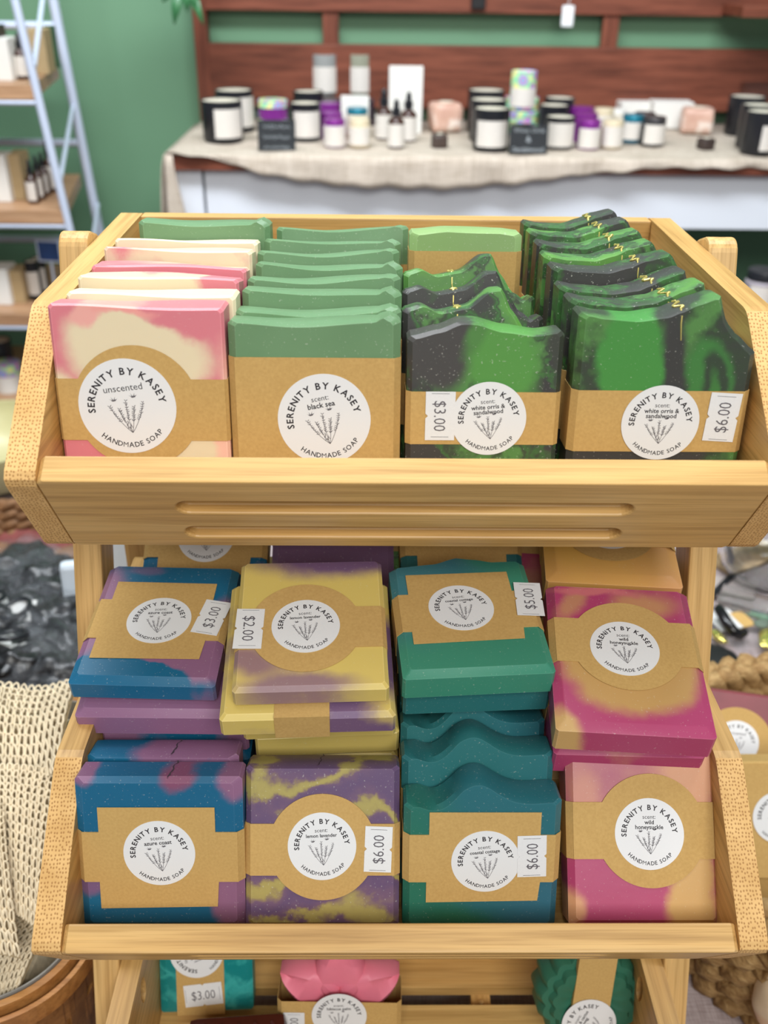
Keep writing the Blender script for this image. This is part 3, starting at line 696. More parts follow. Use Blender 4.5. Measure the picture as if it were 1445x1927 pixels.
# pink flower soap in a kraft sleeve
M_flow = plain('pink_flower_soap', (226, 122, 142), .5, .05, 60, bump=.1)
pq = at(638, 1890, 1, .392)
fl = empty('flower_soap', (pq.x, .400, FB+.001), (R(-12), 0, R(-1)), 'pink flower shaped soap in a kraft sleeve in the bottom tray', 'soap')
mb = MB()
def petal3(cx, cz, ang, L, W, T, mb):
    n, m_ = 14, 12; vs = []; fs = []
    ca, sa = math.cos(ang), math.sin(ang)
    for i in range(n+1):
        t_ = i/n; ww = W*(math.sin(PI*min(1, t_*1.02+.0)**.75)**.6 if 0 < t_ < 1 else .02); tt = T*(.5+.5*math.sin(PI*t_)**.5)
        for k in range(m_):
            q = 2*PI*k/m_; a = math.cos(q); b = math.sin(q)
            a2 = math.copysign(abs(a)**.7, a); b2 = math.copysign(abs(b)**.7, b)
            g = -.18*T*math.exp(-(a/.18)**2) if b < 0 else 0
            x = ww*a2; y = tt*b2/2*(1)-g; l = L*t_
            vs.append((cx+ca*l-sa*x, y, cz+sa*l+ca*x))
    for i in range(n):
        for k in range(m_): j = (k+1) % m_; fs.append((i*m_+k, (i+1)*m_+k, (i+1)*m_+j, i*m_+j))
    fs.append(tuple(range(m_))); fs.append(tuple(reversed([n*m_+k for k in range(m_)])))
    mb.add(vs, fs)
for a_ in (90, 152, 28, 225, 315): petal3(0, .040, R(a_), .046, .0185 if a_ == 90 else .0165, .025, mb)
mb.build('flower_body', M_flow, fl, 60)
band_mesh(.084, .0265, .003, .001, .045).build('paper_sleeve', KRAFT, fl)
sticker(fl, 'hibiscus palm', .000, -.0143, .0340, .0188, R(2)); price(fl, '$3.00', -.0310, -.0141, .0240, .024, .0145, R(90))
# green scalloped soap
M_cac = plain('dark_green_soap', (46, 104, 82), .45, .08, 50, bump=.1)
pq = at(1102, 1900, 1, .392)
cs = empty('scalloped_soap', (pq.x, .395, FB+.006), (R(-20), R(6), R(0)), 'dark green scalloped round soap with a kraft strip in the bottom tray', 'soap')
mb = MB(); ns = 120; prof = [(.30, -.012), (.55, -.0165), (.74, -.0165), (.80, -.0125), (.92, -.0125), (1, -.008), (1, .010), (.9, .014)]
vs = []; fs = []
for (k_, y_) in prof:
    for i in range(ns):
        a_ = 2*PI*i/ns; rr_ = .0355*k_*(1+(.10*abs(math.cos(a_*8))-.05)); vs.append((rr_*math.cos(a_), y_, .040+rr_*math.sin(a_)))
for k in range(len(prof)-1):
    for i in range(ns): j = (i+1) % ns; fs.append((k*ns+i, k*ns+j, (k+1)*ns+j, (k+1)*ns+i))
fs.append(tuple(reversed(range(ns)))); fs.append(tuple((len(prof)-1)*ns+i for i in range(ns)))
mb.add(vs, fs)
mb.build('soap_body', M_cac, cs, 40)
MB().box((-.001, 0, .042), (.026, .0345, .086), .0003).build('paper_strip', KRAFT, cs)
sticker(cs, 'aloe & cactus|flower', -.001, -.0180, .026, .0188, R(68))
# dark brown moulded soap
M_choc = plain('chocolate_soap', (66, 26, 18), .28, .12, 40, bump=.15)
pq = at(450, 1930, 1, .375)
br = empty('brown_soap', (pq.x, .335, FB+.014), (R(-72), 0, R(4)), 'glossy dark brown moulded soap at the left of the bottom tray', 'soap')
mb = MB(); mb.box((0, 0, .032), (.066, .024, .060), .006)
for k in range(5): mb.tube([(-.022+.011*k+.006*math.sin(t_*3), -.0125, .034+.022*t_) for t_ in [i/8 for i in range(9)]], .0011, 6)
mb.build('soap_body', M_choc, br, 50)
MB().box((0, 0, .025), (.0665, .0245, .018), .0002).build('paper_band', KRAFT, br)
# small pale tag behind the turquoise soap
tg = MB().box((-.0790, .490, FB+.012), (.012, .0015, .022), .0003, Euler((R(-25), R(10), 0)).to_matrix()).build('paper_tag', PAPER)
tag(tg, 'small pale paper tag standing behind the turquoise soap', 'tag')
tg2 = MB().box((-.0150, .470, FB+.018), (.022, .014, .034), .004, Euler((R(-25), R(10), 0)).to_matrix()).build('wrapped_soap', PAPER)
tag(tg2, 'white wrapped soap almost hidden behind the pink flower soap', 'soap')

# ------------------------------------------------------------------ display table with linen cloth
def cloth_mat(name, c1, c2, sc=900, tr=0):
    m = NT(name, .85, .1)
    a = m.noise(m.coord((1, .05, .05)), sc, 2); b = m.noise(m.coord((.05, 1, 1)), sc, 2); g = m.noise(m.coord(), 14, 3)
    f = m.n('ShaderNodeMath', operation='ADD'); m.l(a.outputs[0], f.inputs[0]); m.l(b.outputs[0], f.inputs[1])
    f2 = m.n('ShaderNodeMath', operation='MULTIPLY'); m.l(f.outputs[0], f2.inputs[0]); f2.inputs[1].default_value = .5
    c = m.ramp(f2.outputs[0], [(.40, srgb(c1)), (.60, srgb(c2))]); m.col(m.mix(.35, c, m.ramp(g.outputs[0], [(.3, srgb(c1)), (.7, srgb(c2))])))
    m.bump(f2.outputs[0], .4, .0008); return m.m
LINEN = cloth_mat('grey_mauve_linen', (140, 124, 122), (186, 172, 172))
tt = MB().box((.1, .80, .715), (2.3, 1.36, .03), .003).build('table', plain('table_wood', (110, 80, 56), .6, .15, 20))
tag(tt, 'display table under the bamboo rack, covered by the linen cloth', 'table')
for sx in (-.95, 1.15):
    for sy in (.2, 1.4): MB().box((sx, sy, .35), (.06, .06, .70), .004).build('leg', tt.data.materials[0], tt)
mb = MB(); nx, ny = 90, 60; vs = []
for j in range(ny+1):
    for i in range(nx+1):
        x = -1.06+2.32*i/nx; y = .11+1.38*j/ny
        vs.append((x, y, .7325+.0012*math.sin(9*x+3*math.sin(5*y))*math.sin(7*y+1)))
fs = [(j*(nx+1)+i, j*(nx+1)+i+1, (j+1)*(nx+1)+i+1, (j+1)*(nx+1)+i) for j in range(ny) for i in range(nx)]
tc_ = mesh_from('tablecloth', vs, fs, LINEN, None, 0); tag(tc_, 'grey mauve linen cloth covering the display table', 'cloth')
so = tc_.modifiers.new('s', 'SOLIDIFY'); so.thickness = .001

# ------------------------------------------------------------------ room
def wall_mat():
    m = NT('green_wall_paint', .55, .3)
    a = m.noise(m.coord(), 1.4, 2); m.col(m.ramp(a.outputs[0], [(.3, srgb((96, 134, 104))), (.7, srgb((108, 146, 116)))])); return m.m
WY = 2.45
o = MB().box((0, WY+.05, 1.35), (6, .1, 2.9)).build('wall_back', wall_mat()); tag(o, kind='structure')
o = MB().box((0, .7, -.05), (6, 4.6, .1)).build('floor', plain('grey_floor', (120, 116, 112), .5, .1, 5)); tag(o, kind='structure')
def redwood(name, ax):
    m = NT(name, .5, .35); sc = [14, 14, 14]; sc[ax] = 1.2
    a = m.noise(m.coord(tuple(sc)), 5, 4, .6); v = m.n('ShaderNodeTexVoronoi'); v.inputs['Scale'].default_value = 3.2; m.l(m.coord((1, 1, 1.6)), v.inputs['Vector'])
    base = m.ramp(a.outputs[0], [(.3, srgb((84, 42, 28))), (.55, srgb((118, 64, 46))), (.75, srgb((134, 76, 56)))])
    kn = m.ramp(v.outputs['Distance'], [(.035, (1, 1, 1)), (.075, (0, 0, 0))]); m.col(m.mix(kn, base, srgb((62, 24, 16)))); return m.m
RX, RZ = redwood('red_stained_wood', 0), redwood('red_stained_wood', 2)
wr = empty('plank_rack', (.4, WY, 1.1), (0, 0, 0), 'red stained wooden wall rack of wide boards behind the product table', 'rack')
def wk(mb, name, m): o = mb.build(name, m, wr); o.location = (-.4, -WY, -1.1); return o
zz = lambda px, py: at(px, py, 1, 2.41).z
xl = at(376, 100, 1, 2.41).x
wk(MB().box((xl+1.1, 2.425, (zz(800, 86)+zz(800, 204))/2), (2.2, .03, zz(800, 86)-zz(800, 204)), .002), 'board', RX)
wk(MB().box((xl+1.1, 2.425, zz(800, 24)+.09), (2.2, .03, .18), .002), 'board', RX)
for px_ in (377, 622, 1150): 
    x = at(px_, 60, 1, 2.41).x; wk(MB().box((x, 2.428, 1.35), ((.030 if px_ < 400 else .036), .022 if px_ > 400 else .04, .9 if px_ < 400 else .32), .001), 'upright', RZ)
xs = at(1415, 20, 1, 2.33).x
wk(MB().box((xs+.16, 2.34, at(1415, 22, 1, 2.27).z), (.40, .14, .022), .002), 'shelf', RX)
cl = MB().box(tuple(at(900, 3, 1, 2.405)), (.032, .012, .03), .003).build('black_clip', plain('black_metal', (22, 22, 24), .4)); tag(cl, 'small black clip fixed to the upper red board', 'clip')
# hanging white tag
p = at(1068, 30, 1, 2.36); tg = MB().box(tuple(p), (.026, .003, .042), .003).build('hanging_tag', PAPER); tag(tg, 'small white tag hanging on a string from the upper red board', 'tag')
MB().tube([p+Vector((0, 0, .02)), p+Vector((.003, .01, .09)), p+Vector((.003, .045, .16))], .0008, 5).build('string', PAPER, tg)
# ------------------------------------------------------------------ product table
TZ = 1.116; YFt = 1.95
CLOTH = cloth_mat('cream_gauze', (168, 154, 138), (206, 194, 180), 500)
xl_ = at(322, 290, 2, TZ).x
tb = empty('product_table', (.4, 2.2, 0), (0, 0, 0), 'white product table with a red wooden top against the green wall', 'table')
def tk(mb, name, m, sm=None): o = mb.build(name, m, tb, sm); o.location = (-.4, -2.2, 0); return o
WHT = plain('white_paint', (226, 230, 238), .4)
tk(MB().box((xl_+1.25, 2.19, TZ-.014), (2.5, .50, .026), .002), 'table_top', RX)
zb = at(900, 426, 1, 1.97).z
tk(MB().box((xl_+1.245, 1.975, (TZ-.027+zb)/2), (2.37, .02, TZ-.027-zb), .001), 'apron', WHT)
for x_ in (xl_+.030, xl_+2.46):
    for y_ in (1.985, 2.40): tk(MB().box((x_, y_, (TZ-.027)/2), (.05, .05, TZ-.027), .002), 'leg', WHT)
# gauze cloth: top, hanging front with uneven hem, hanging left side
def hem(px): 
    P = [(318, 290), (360, 286), (400, 292), (450, 306), (500, 322), (560, 336), (640, 348), (740, 354), (860, 356), (960, 350), (1060, 338), (1140, 328), (1200, 322), (1280, 316), (1445, 318), (3000, 320)]
    for (a, b), (c, d) in zip(P, P[1:]):
        if px <= c: return b+(d-b)*(px-a)/(c-a)
    return 320
x0c, x1c = xl_-.006, xl_+2.2; nx = 240; vs = []; fs = []
rows = [('t', t_) for t_ in (0, .25, .5, .75, .9, .97, 1)]+[('h', t_) for t_ in (.15, .35, .6, .8, 1)]
rnd = random.Random(2)
for j, (k_, t_) in enumerate(rows):
    for i in range(nx+1):
        x = x0c+(x1c-x0c)*i/nx; w_ = .004*math.sin(37*x)+.003*math.sin(61*x+1)
        if k_ == 't': y = 2.42-(2.42-1.938)*t_; z = TZ+.003+.0012*math.sin(23*x+9*y)+.001*math.sin(51*x-30*y)
        else:
            px = 722.5+1800*(x+.017)/1.86; zh = at(px, hem(px), 1, 1.93).z+.002*math.sin(90*x); z = TZ+.003-(TZ+.003-zh)*t_; y = 1.934+w_*t_*.9-.004*t_
        vs.append((x, y, z))
nr = len(rows)
fs = [(j*(nx+1)+i, j*(nx+1)+i+1, (j+1)*(nx+1)+i+1, (j+1)*(nx+1)+i) for j in range(nr-1) for i in range(nx)]
# left side hang
n0 = len(vs); side = []
for j in range(9):
    t_ = j/8
    for i in range(12):
        s_ = i/11; y = 1.934+.40*s_; z = TZ+.003-t_*(.175 if s_ < .5 else .175-.1*(s_-.5)); x = x0c-.004-.016*t_**.5-.006*math.sin(14*y)*t_; vs.append((x, y, z))
for j in range(8):
    for i in range(11): a = n0+j*12+i; fs.append((a, a+12, a+13, a+1))
# front left corner fold
n1 = len(vs)
for j in range(9):
    t_ = j/8
    for i in range(8):
        s_ = i/7; x = x0c-.010*t_**.5+.050*s_*(.25+.75*t_); y = 1.931-.006*math.sin(6*s_)*t_; z = TZ+.003-t_*.178; vs.append((x, y, z))
for j in range(8):
    for i in range(7): a = n1+j*8+i; fs.append((a, a+1, a+9, a+8))
cg = mesh_from('gauze_cloth', vs, fs, CLOTH, None, 0); tag(cg, 'cream gauze cloth draped over the product table with uneven hem', 'cloth')
so = cg.modifiers.new('s', 'SOLIDIFY'); so.thickness = .0015; so.offset = 1
TB = TZ+.0045
# ------------------------------------------------------------------ products
BLK = plain('matte_black_glass', (24, 26, 32), .35); LBL = plain('cream_label', (214, 208, 200), .6, .03, 200)
WAX = plain('cream_wax', (226, 218, 200), .5); PUR_ = plain('purple_tin', (132, 48, 142), .3, metal=.3); CRM = plain('cream_jar', (214, 200, 170), .35)
TEALJ = plain('teal_jar', (14, 96, 120), .3); BLUL = plain('teal_lid', (40, 128, 150), .3, metal=.4); GRY = plain('grey_lid', (70, 68, 70), .35, metal=.4)
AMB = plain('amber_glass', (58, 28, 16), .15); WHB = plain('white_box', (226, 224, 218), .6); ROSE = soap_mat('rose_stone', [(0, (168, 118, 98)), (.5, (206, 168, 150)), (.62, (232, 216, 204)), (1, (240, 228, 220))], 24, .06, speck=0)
def glass(name, tint=(1, 1, 1), rough=.02):
    m = NT(name, rough); m.b.inputs['Transmission Weight'].default_value = 1; m.b.inputs['Base Color'].default_value = (*tint, 1); m.b.inputs['IOR'].default_value = 1.45; return m.m
GLS = glass('clear_glass', (.95, .97, .97))
HOLO = NT('iridescent_foil', .25); _v = HOLO.n('ShaderNodeTexVoronoi'); _v.inputs['Scale'].default_value = 55; HOLO.l(HOLO.coord(), _v.inputs['Vector'])
HOLO.col(HOLO.ramp(_v.outputs['Distance'], [(.1, srgb((250, 150, 60))), (.28, srgb((80, 190, 250))), (.45, srgb((236, 110, 190))), (.6, srgb((110, 236, 190))), (.8, srgb((250, 240, 160)))])); HOLO.b.inputs['Metallic'].default_value = .1; HOLO = HOLO.m
def curved(mb, r, z0, z1, a0, a1, n=12, th=.0006):
    vs = []; fs = []
    for i in range(n+1):
        a = a0+(a1-a0)*i/n
        for q in (r, r+th):
            for z in (z0, z1): vs.append((q*math.cos(a), q*math.sin(a), z))
    for i in range(n):
        b = i*4; fs += [(b+2, b+3, b+7, b+6), (b, b+4, b+5, b+1), (b+1, b+5, b+7, b+3), (b, b+2, b+6, b+4)]
    fs += [(0, 1, 3, 2), (n*4, n*4+2, n*4+3, n*4+1)]
    return mb.add(vs, fs)
FWD = -PI/2
def prod(kind, px, base, top, wpx, z0, label, group=None, turn=0, body=None, lid=None, lab=None, labz=(.15, .75), laba=1.0, name=None, cat=None):
    """product standing on the plane z0; px,base = foot of its near side"""
    P = at(px, base, 2, z0); d = (P-CAM).dot(fw); r = wpx/2*d/1800; y = P.y+r
    h = at(px, top, 1, y-(r if kind in ('bottle',) else r*.9)).z-z0 if kind != 'bottle' else at(px, top, 1, y).z-z0
    c = (P.x+math.sin(.3*P.x)*0, y, z0)
    nm = name or {'tumbler': 'candle', 'jar': 'jar_candle', 'bottle': 'dropper_bottle', 'tin': 'candle_tin'}[kind]
    root = empty(nm, c, (0, 0, turn), label, cat or {'tumbler': 'candle', 'jar': 'candle', 'bottle': 'bottle', 'tin': 'tin'}[kind], group)
    if kind == 'tumbler':
        MB().lathe([(r*.92, 0), (r, .004), (r, h), (r-.0025, h), (r-.003, h-.012)], seg=32, cap=True).build('cup', body or BLK, root, 40)
        MB().lathe([(r-.0034, h-.0125), (r-.0034, h-.0015)], seg=28).build('wax', WAX, root, 40)
        for q in (-.3, .3): MB().box((q*r, 0, h-.004), (.0015, .0012, .008)).build('wick', WAX, root)
    elif kind == 'jar':
        MB().lathe([(r*.9, 0), (r, .003), (r, h*.74), (r*.86, h*.80)], seg=28).build('glass', body or CRM, root, 40)
        MB().lathe([(r*.93, h*.795), (r*.93, h-.002), (r*.89, h)], seg=28).build('lid', lid or GRY, root, 40)
    elif kind == 'tin':
        MB().lathe([(r*.97, 0), (r*.97, h*.62)], seg=28).build('tin_body', body or PUR_, root, 40)
        MB().lathe([(r, h*.6), (r, h-.001), (r*.96, h)], seg=28).build('lid', lid or PUR_, root, 40)
    elif kind == 'bottle':
        MB().lathe([(r*.95, 0), (r, .003), (r, h*.52), (r*.75, h*.60), (r*.38, h*.64), (r*.38, h*.68)], seg=24).build('glass', body or AMB, root, 60)
        MB().lathe([(r*.5, h*.665), (r*.5, h*.80), (r*.3, h*.82)], seg=20).build('collar', BLK, root, 40)
        MB().lathe([(r*.30, h*.81), (r*.34, h*.9), (r*.22, h*.985), (r*.08, h)], seg=16).build('dropper_bulb', BLK, root, 60)
    if lab is not False:
        curved(MB(), r+.0002, h*labz[0], h*labz[1], FWD-laba, FWD+laba).build('label', LBL, root, 40)
    return root
B = 'candles on the product table'
prod('tumbler', 440, 252, 172, 70, TB, 'black candle at the far left of the product table, behind another', labz=(.15, .85), turn=.9, laba=.75)
prod('tumbler', 416, 270, 192, 76, TB, 'black candle at the left front corner of the product table', labz=(.12, .82), turn=.5, laba=.75)
prod('tumbler', 580, 248, 174, 56, TB, 'black candle behind the one beside the left chalkboard', turn=.3)
prod('tumbler', 574, 268, 196, 58, TB, 'black candle beside the left chalkboard sign', labz=(.12, .8), turn=.2, laba=.95)
prod('tin', 512, 250, 214, 56, TB, 'colourful foil topped tin, lower of two behind the left chalkboard', lid=HOLO, body=WHB, lab=False)
prod('tin', 512, 226, 190, 56, TB+.046, 'colourful foil topped tin, upper one behind the left chalkboard', lid=HOLO, body=PUR_, lab=False)
def box(px, base, top, wpx, z0, dep, mat, name, label, cat, rz=0, bev=.001):
    P = at(px, base, 2, z0); d = (P-CAM).dot(fw); w_ = wpx*d/1800; h = at(px, top, 1, P.y+dep/2).z-z0
    o = MB().box((0, dep/2, h/2), (w_, dep, h), bev).build(name, mat); o.location = (P.x, P.y, z0); o.rotation_euler = (0, 0, rz)
    tag(o, label, cat); return o
SLT = plain('chalkboard_slate', (30, 34, 38), .7, .1, 30); CHK = plain('chalk', (150, 156, 160), .8)
def sign(px, base, top, wpx, lines, label):
    P = at(px, base, 2, TB); d = (P-CAM).dot(fw); w_ = wpx*d/1800; h = at(px, top, 1, P.y).z-TB
    root = empty('chalkboard_sign', (P.x, P.y, TB), (R(-8), 0, 0), label, 'sign')
    MB().box((0, .003, h/2), (w_, .005, h), .0008).build('slate', SLT, root)
    MB().box((0, .012, .004), (w_*.4, .02, .008), .001).build('foot', SLT, root)
    t = MB(); n = len(lines)
    for i, ln in enumerate(lines):
        z = h*(1-(i+.75)/n)
        if ln.startswith('~'):
            k = int(ln[1:]); rn = random.Random(k); x = -w_*.36; pts = []
            for q in range(26): pts.append((x+w_*.72*q/25, z+.003*math.sin(q*1.9+k)+.003*rn.random()))
            strip(t, pts, .0009, -.0002)
        else: g = glyphs(ln, .01); put(t, g, min(.016, w_*.8/g[2]), 0, z, 0, -.0002)
    t.build('chalk_writing', CHK, root); return root
sign(521, 284, 226, 70, ['~1', '~2', '~3'], 'small chalkboard sign with white handwriting, left on the product table')
sign(993, 290, 236, 72, ['White Orris', '&', 'Sandalwood'], 'small chalkboard sign, right of the triple black candles')
for i, (px, b, t) in enumerate(((620, 250, 196), (622, 262, 214))):
    prod('tin', px, b, t, 44, TB, ('purple lidded tin at the back of the left purple row', 'purple lidded tin in the middle of the left purple row')[i], lab=False, lid=PUR_, body=PUR_)
prod('jar', 629, 279, 226, 42, TB, 'white labelled jar with a purple lid at the front of the left row', body=plain('pale_mauve_jar', (190, 168, 190), .3), lid=PUR_, labz=(.06, .76), laba=1.1)
rs = box(645, 236, 186, 118, TB, .05, plain('dark_riser', (44, 34, 44), .3), 'display_riser', 'dark riser block carrying the two glass candles', 'riser')
rt = rs.location.z+max(v.co.z for v in rs.data.vertices)
prod('tumbler', 611, 180, 103, 48, rt, 'clear glass candle with iridescent rim, left of the pair', body=plain('smoky_glass', (150, 152, 150), .1), labz=(.08, .70), laba=1.2)
prod('tumbler', 677, 180, 103, 48, rt, 'clear glass candle with iridescent rim, right of the pair', body=plain('olive_glass', (150, 152, 134), .1), labz=(.08, .70), laba=1.2)
box(668, 252, 180, 52, TB, .012, WHB, 'white_card', 'white card behind the cream jar candle', 'card')
prod('jar', 672, 262, 205, 42, TB, 'jar with a teal lid behind the cream jar on the left', body=CRM, lid=BLUL)
prod('jar', 676, 279, 226, 42, TB, 'cream jar candle without bright lid, front left of the table', body=CRM, lid=CRM, labz=(.1, .72), laba=1.1)
box(762, 245, 124, 62, TB, .012, WHB, 'white_card', 'tall white display card leaning behind the dropper bottles', 'card')
box(775, 252, 182, 34, TB, .02, WHB, 'white_box', 'narrow white box beside the tall white card', 'box')
for i, (px, b, t) in enumerate(((722, 264, 166), (768, 268, 172), (745, 280, 186))):
    prod('bottle', px, b, t, 32, TB, ('small dropper bottle at the left of the front trio', 'small dropper bottle at the right of the front trio', 'small dropper bottle in front of the trio')[i], labz=(.04, .5), laba=1.25)
def stone(px, base, top, wpx, label, name, mat, sx=1):
    P = at(px, base, 2, TB); d = (P-CAM).dot(fw); w_ = wpx*d/1800; h = at(px, top, 1, P.y+w_*.4).z-TB
    root = empty(name, (P.x, P.y+w_*.45, TB), (0, 0, .2*sx), label, 'candle holder')
    mb = MB().box((0, 0, h/2), (w_*.95, w_*.9, h), min(h, w_)*.22); o = mb.build('stone_block', mat, root, 60)
    rn = random.Random(int(px))
    for v in o.data.vertices: v.co += Vector((rn.uniform(-1, 1), rn.uniform(-1, 1), rn.uniform(-.5, .5)))*w_*.03
    MB().lathe([(w_*.22, h-.001), (w_*.22, h+.001)], seg=16).build('candle_hole', WAX, root)
stone(838, 250, 192, 60, 'rose and white stone candle holder in the middle of the table', 'stone_holder', ROSE)
stone(827, 280, 252, 30, 'small dark stone cube in front of the rose stone holder', 'stone_cube', plain('dark_stone', (70, 56, 50), .5, .2, 60))
stone(1315, 254, 202, 62, 'pale rose stone candle holder near the right end', 'stone_holder', ROSE, -1)
stone(1330, 283, 260, 28, 'small dark stone cube by the pale rose holder', 'stone_cube', plain('dark_stone', (62, 50, 46), .5, .2, 60), 2)
for i, (px, b, t) in enumerate(((914, 252, 172), (918, 268, 190), (925, 287, 207))):
    prod('tumbler', px, b, t, 68, TB, ('black candle furthest back in the row of three', 'black candle in the middle of the row of three', 'black candle in front of the row of three, white label')[i], labz=(.12, .74), laba=.95)
for i, (b, z) in enumerate(((262, 0), (262, .026), (262, .052))):
    t_ = prod('tin', 990-i*2, b-0, b-22, 64, TB, f'iridescent tin, {("lowest", "middle", "upper")[i]} of the stack behind the right chalkboard', lid=HOLO, body=HOLO, lab=False)
    t_.location.z = TB+z*1.0; t_.location.y += .03+i*.004
prod('tumbler', 985, 205, 135, 48, TB+.085, 'iridescent glass candle standing above the right chalkboard', body=HOLO, labz=(.05, .55), laba=1.2)
rb = box(985, 216, 196, 54, TB, .05, BLK, 'display_riser', 'black riser block under the iridescent candle', 'riser')
rz_ = box(1098, 226, 190, 160, TB, .055, plain('black_riser', (30, 26, 28), .4), 'display_riser', 'long black riser carrying three dropper bottles and a candle', 'riser')
rt = rz_.location.z+max(v.co.z for v in rz_.data.vertices)
for i, px in enumerate((1031, 1057, 1083)):
    prod('bottle', px, 188, (98, 95, 99)[i], 30, rt, f'tall amber dropper bottle, {("left", "middle", "right")[i]} of the raised trio', labz=(.05, .52), laba=1.2)
prod('tumbler', 1137, 188, 114, 64, rt, 'black candle with white label on the long riser', labz=(.1, .76), laba=.95)
for i, (px, b, t) in enumerate(((1052, 252, 186), (1042, 262, 200))):
    prod('tumbler', px, b, t, 56, TB, ('black candle at the back beside the purple tins', 'black candle second from the front beside the purple tins')[i], lab=False)
prod('tumbler', 1054, 284, 222, 56, TB, 'black candle with a white label right of the right chalkboard', labz=(.12, .84), laba=1)
for i, (px, b, t) in enumerate(((1095, 256, 204), (1102, 268, 216))):
    prod('tin', px, b, t, 44, TB, ('purple tin at the back of the right purple row', 'purple tin in the middle of the right purple row')[i], lab=False)
prod('jar', 1109, 283, 228, 44, TB, 'purple lidded jar with a white label in the right purple row', body=PUR_, lid=PUR_, labz=(.06, .74), laba=1.1)
prod('jar', 1136, 256, 206, 40, TB, 'cream jar at the back of the right cream row', body=CRM, lid=CRM)
prod('jar', 1153, 281, 228, 42, TB, 'cream jar with a white label at the front of the right cream row', body=CRM, lid=CRM, labz=(.08, .8), laba=1.1)
prod('jar', 1160, 250, 208, 40, TB, 'pale jar behind the teal lidded jar', body=CRM, lid=WHB)
prod('jar', 1191, 271, 218, 42, TB, 'jar with a teal lid between cream and black jars', body=TEALJ, lid=BLUL, labz=(.15, .76), laba=1)
prod('jar', 1213, 262, 214, 42, TB, 'black jar with a grey lid, standing behind the front black jar', body=BLK, lid=GRY)
prod('jar', 1231, 277, 222, 46, TB, 'black jar with a grey lid and white label on the right', body=BLK, lid=GRY, labz=(.1, .76), laba=1)
box(1197, 236, 190, 64, TB, .06, WHB, 'white_box', 'low white box at the back, left of two', 'box', .05)
box(1262, 242, 190, 74, TB, .06, WHB, 'white_box', 'white box at the back, right of two', 'box', -.05)
prod('tumbler', 1405, 258, 184, 66, TB, 'black candle at the right end of the table, set back', lab=False)
prod('tumbler', 1424, 282, 200, 62, TB, 'black candle in the middle at the right end of the table', lab=False)
prod('tumbler', 1432, 294, 212, 62, TB, 'black candle with white label, front right end of the table', labz=(.12, .7), laba=.7, turn=.5)
ar = box(1425, 236, 150, 78, TB, .10, GLS, 'acrylic_riser', 'clear acrylic riser at the right end of the table', 'riser')
rt = ar.location.z+max(v.co.z for v in ar.data.vertices)
prod('tumbler', 1420, 150, 96, 48, rt, 'teal glass candle on the clear acrylic riser', body=TEALJ, labz=(.1, .75), laba=.7, turn=.3)
prod('tumbler', 1443, 6, -70, 60, at(1415, 22, 1, 2.27).z+.0115, 'black candle on the small upper wall shelf', lab=None, labz=(.2, .8))
# ------------------------------------------------------------------ leafy plant hanging in at the top
LEAF = plain('dark_leaf', (48, 104, 62), .4, .25, 30)
pl = empty('hanging_plant', tuple(at(355, -60, 1, 2.2)), (0, 0, 0), 'green leaves of a hanging plant at the top edge, left of the red boards', 'plant')
o0 = at(355, -60, 1, 2.2)
MB().lathe([(.05, -.02), (.065, .05), (.06, .05), (.05, .04)], seg=20).build('pot', plain('white_pot', (220, 220, 214), .4), pl, 40)
for (ax_, ay, bx, by, wd) in ((345, -40, 328, 46, .010), (358, -40, 352, 22, .009), (362, -30, 384, 48, .008), (340, -40, 306, 4, .009), (352, -50, 372, 26, .009)):
    a = at(ax_, ay, 1, 2.15)-o0; b = at(bx, by, 1, 2.12)-o0; mb = MB(); pts = []; n = 10; vs = []; fs = []
    dr_ = (b-a).normalized(); sd = dr_.cross(Vector((0, 1, 0))).normalized()
    for i in range(n+1):
        t_ = i/n; c_ = a.lerp(b, t_)+Vector((0, -.02*math.sin(PI*t_), 0)); w_ = wd*math.sin(PI*min(.98, t_*.85+.12))
        vs += [c_-sd*w_, c_+Vector((0, .003, 0)), c_+sd*w_]
        if i:
            q = 3*(i-1); fs += [(q, q+1, q+4, q+3), (q+1, q+2, q+5, q+4)]
    lf = mesh_from('leaf', vs, fs, LEAF, pl, 0); so = lf.modifiers.new('s', 'SOLIDIFY'); so.thickness = .0008
# ------------------------------------------------------------------ leaning ladder shelf on the left
MET = plain('white_metal', (206, 216, 236), .3, metal=.2); OAK = bamboo('oak_board', 0, (196, 158, 124), (170, 128, 96))
ls = empty('ladder_shelf', (-.75, 2.1, 0), (0, 0, 0), 'white metal ladder shelf with wooden boards at the left wall', 'shelf')
def lk(mb, name, m, sm=None): o = mb.build(name, m, ls, sm); o.location = (.75, -2.1, 0); return o
def line_to_floor(a, b): t_ = (a.z-.0)/(a.z-b.z); return a+(b-a)*t_
fa, fb_ = at(28, 0, 1, 1.90), at(138, 460, 1, 1.90); f0 = fa+(fa-fb_)*.5; f1 = line_to_floor(fa, fb_)
ra, rb_ = at(100, 0, 1, 2.28), at(188, 440, 1, 2.28); r0 = ra+(ra-rb_)*.5; r1 = line_to_floor(ra, rb_)
lk(MB().tube([f0, f1], .0078, 10), 'front_pole', MET, 60); lk(MB().tube([r0, r1], .0105, 10), 'rear_pole', MET, 60)
OFF = Vector((-.80, 0, 0))
lk(MB().tube([f0+OFF, f1+OFF], .0078, 10), 'front_pole', MET, 60); lk(MB().tube([r0+OFF, r1+OFF], .0105, 10), 'rear_pole', MET, 60)
def onl(a, b, z): return a+(b-a)*((z-a.z)/(b.z-a.z))
zf = lambda py: at(60, py, 1, 1.90).z
bz = [zf(160), zf(396), zf(590), zf(762), zf(762)-.24]
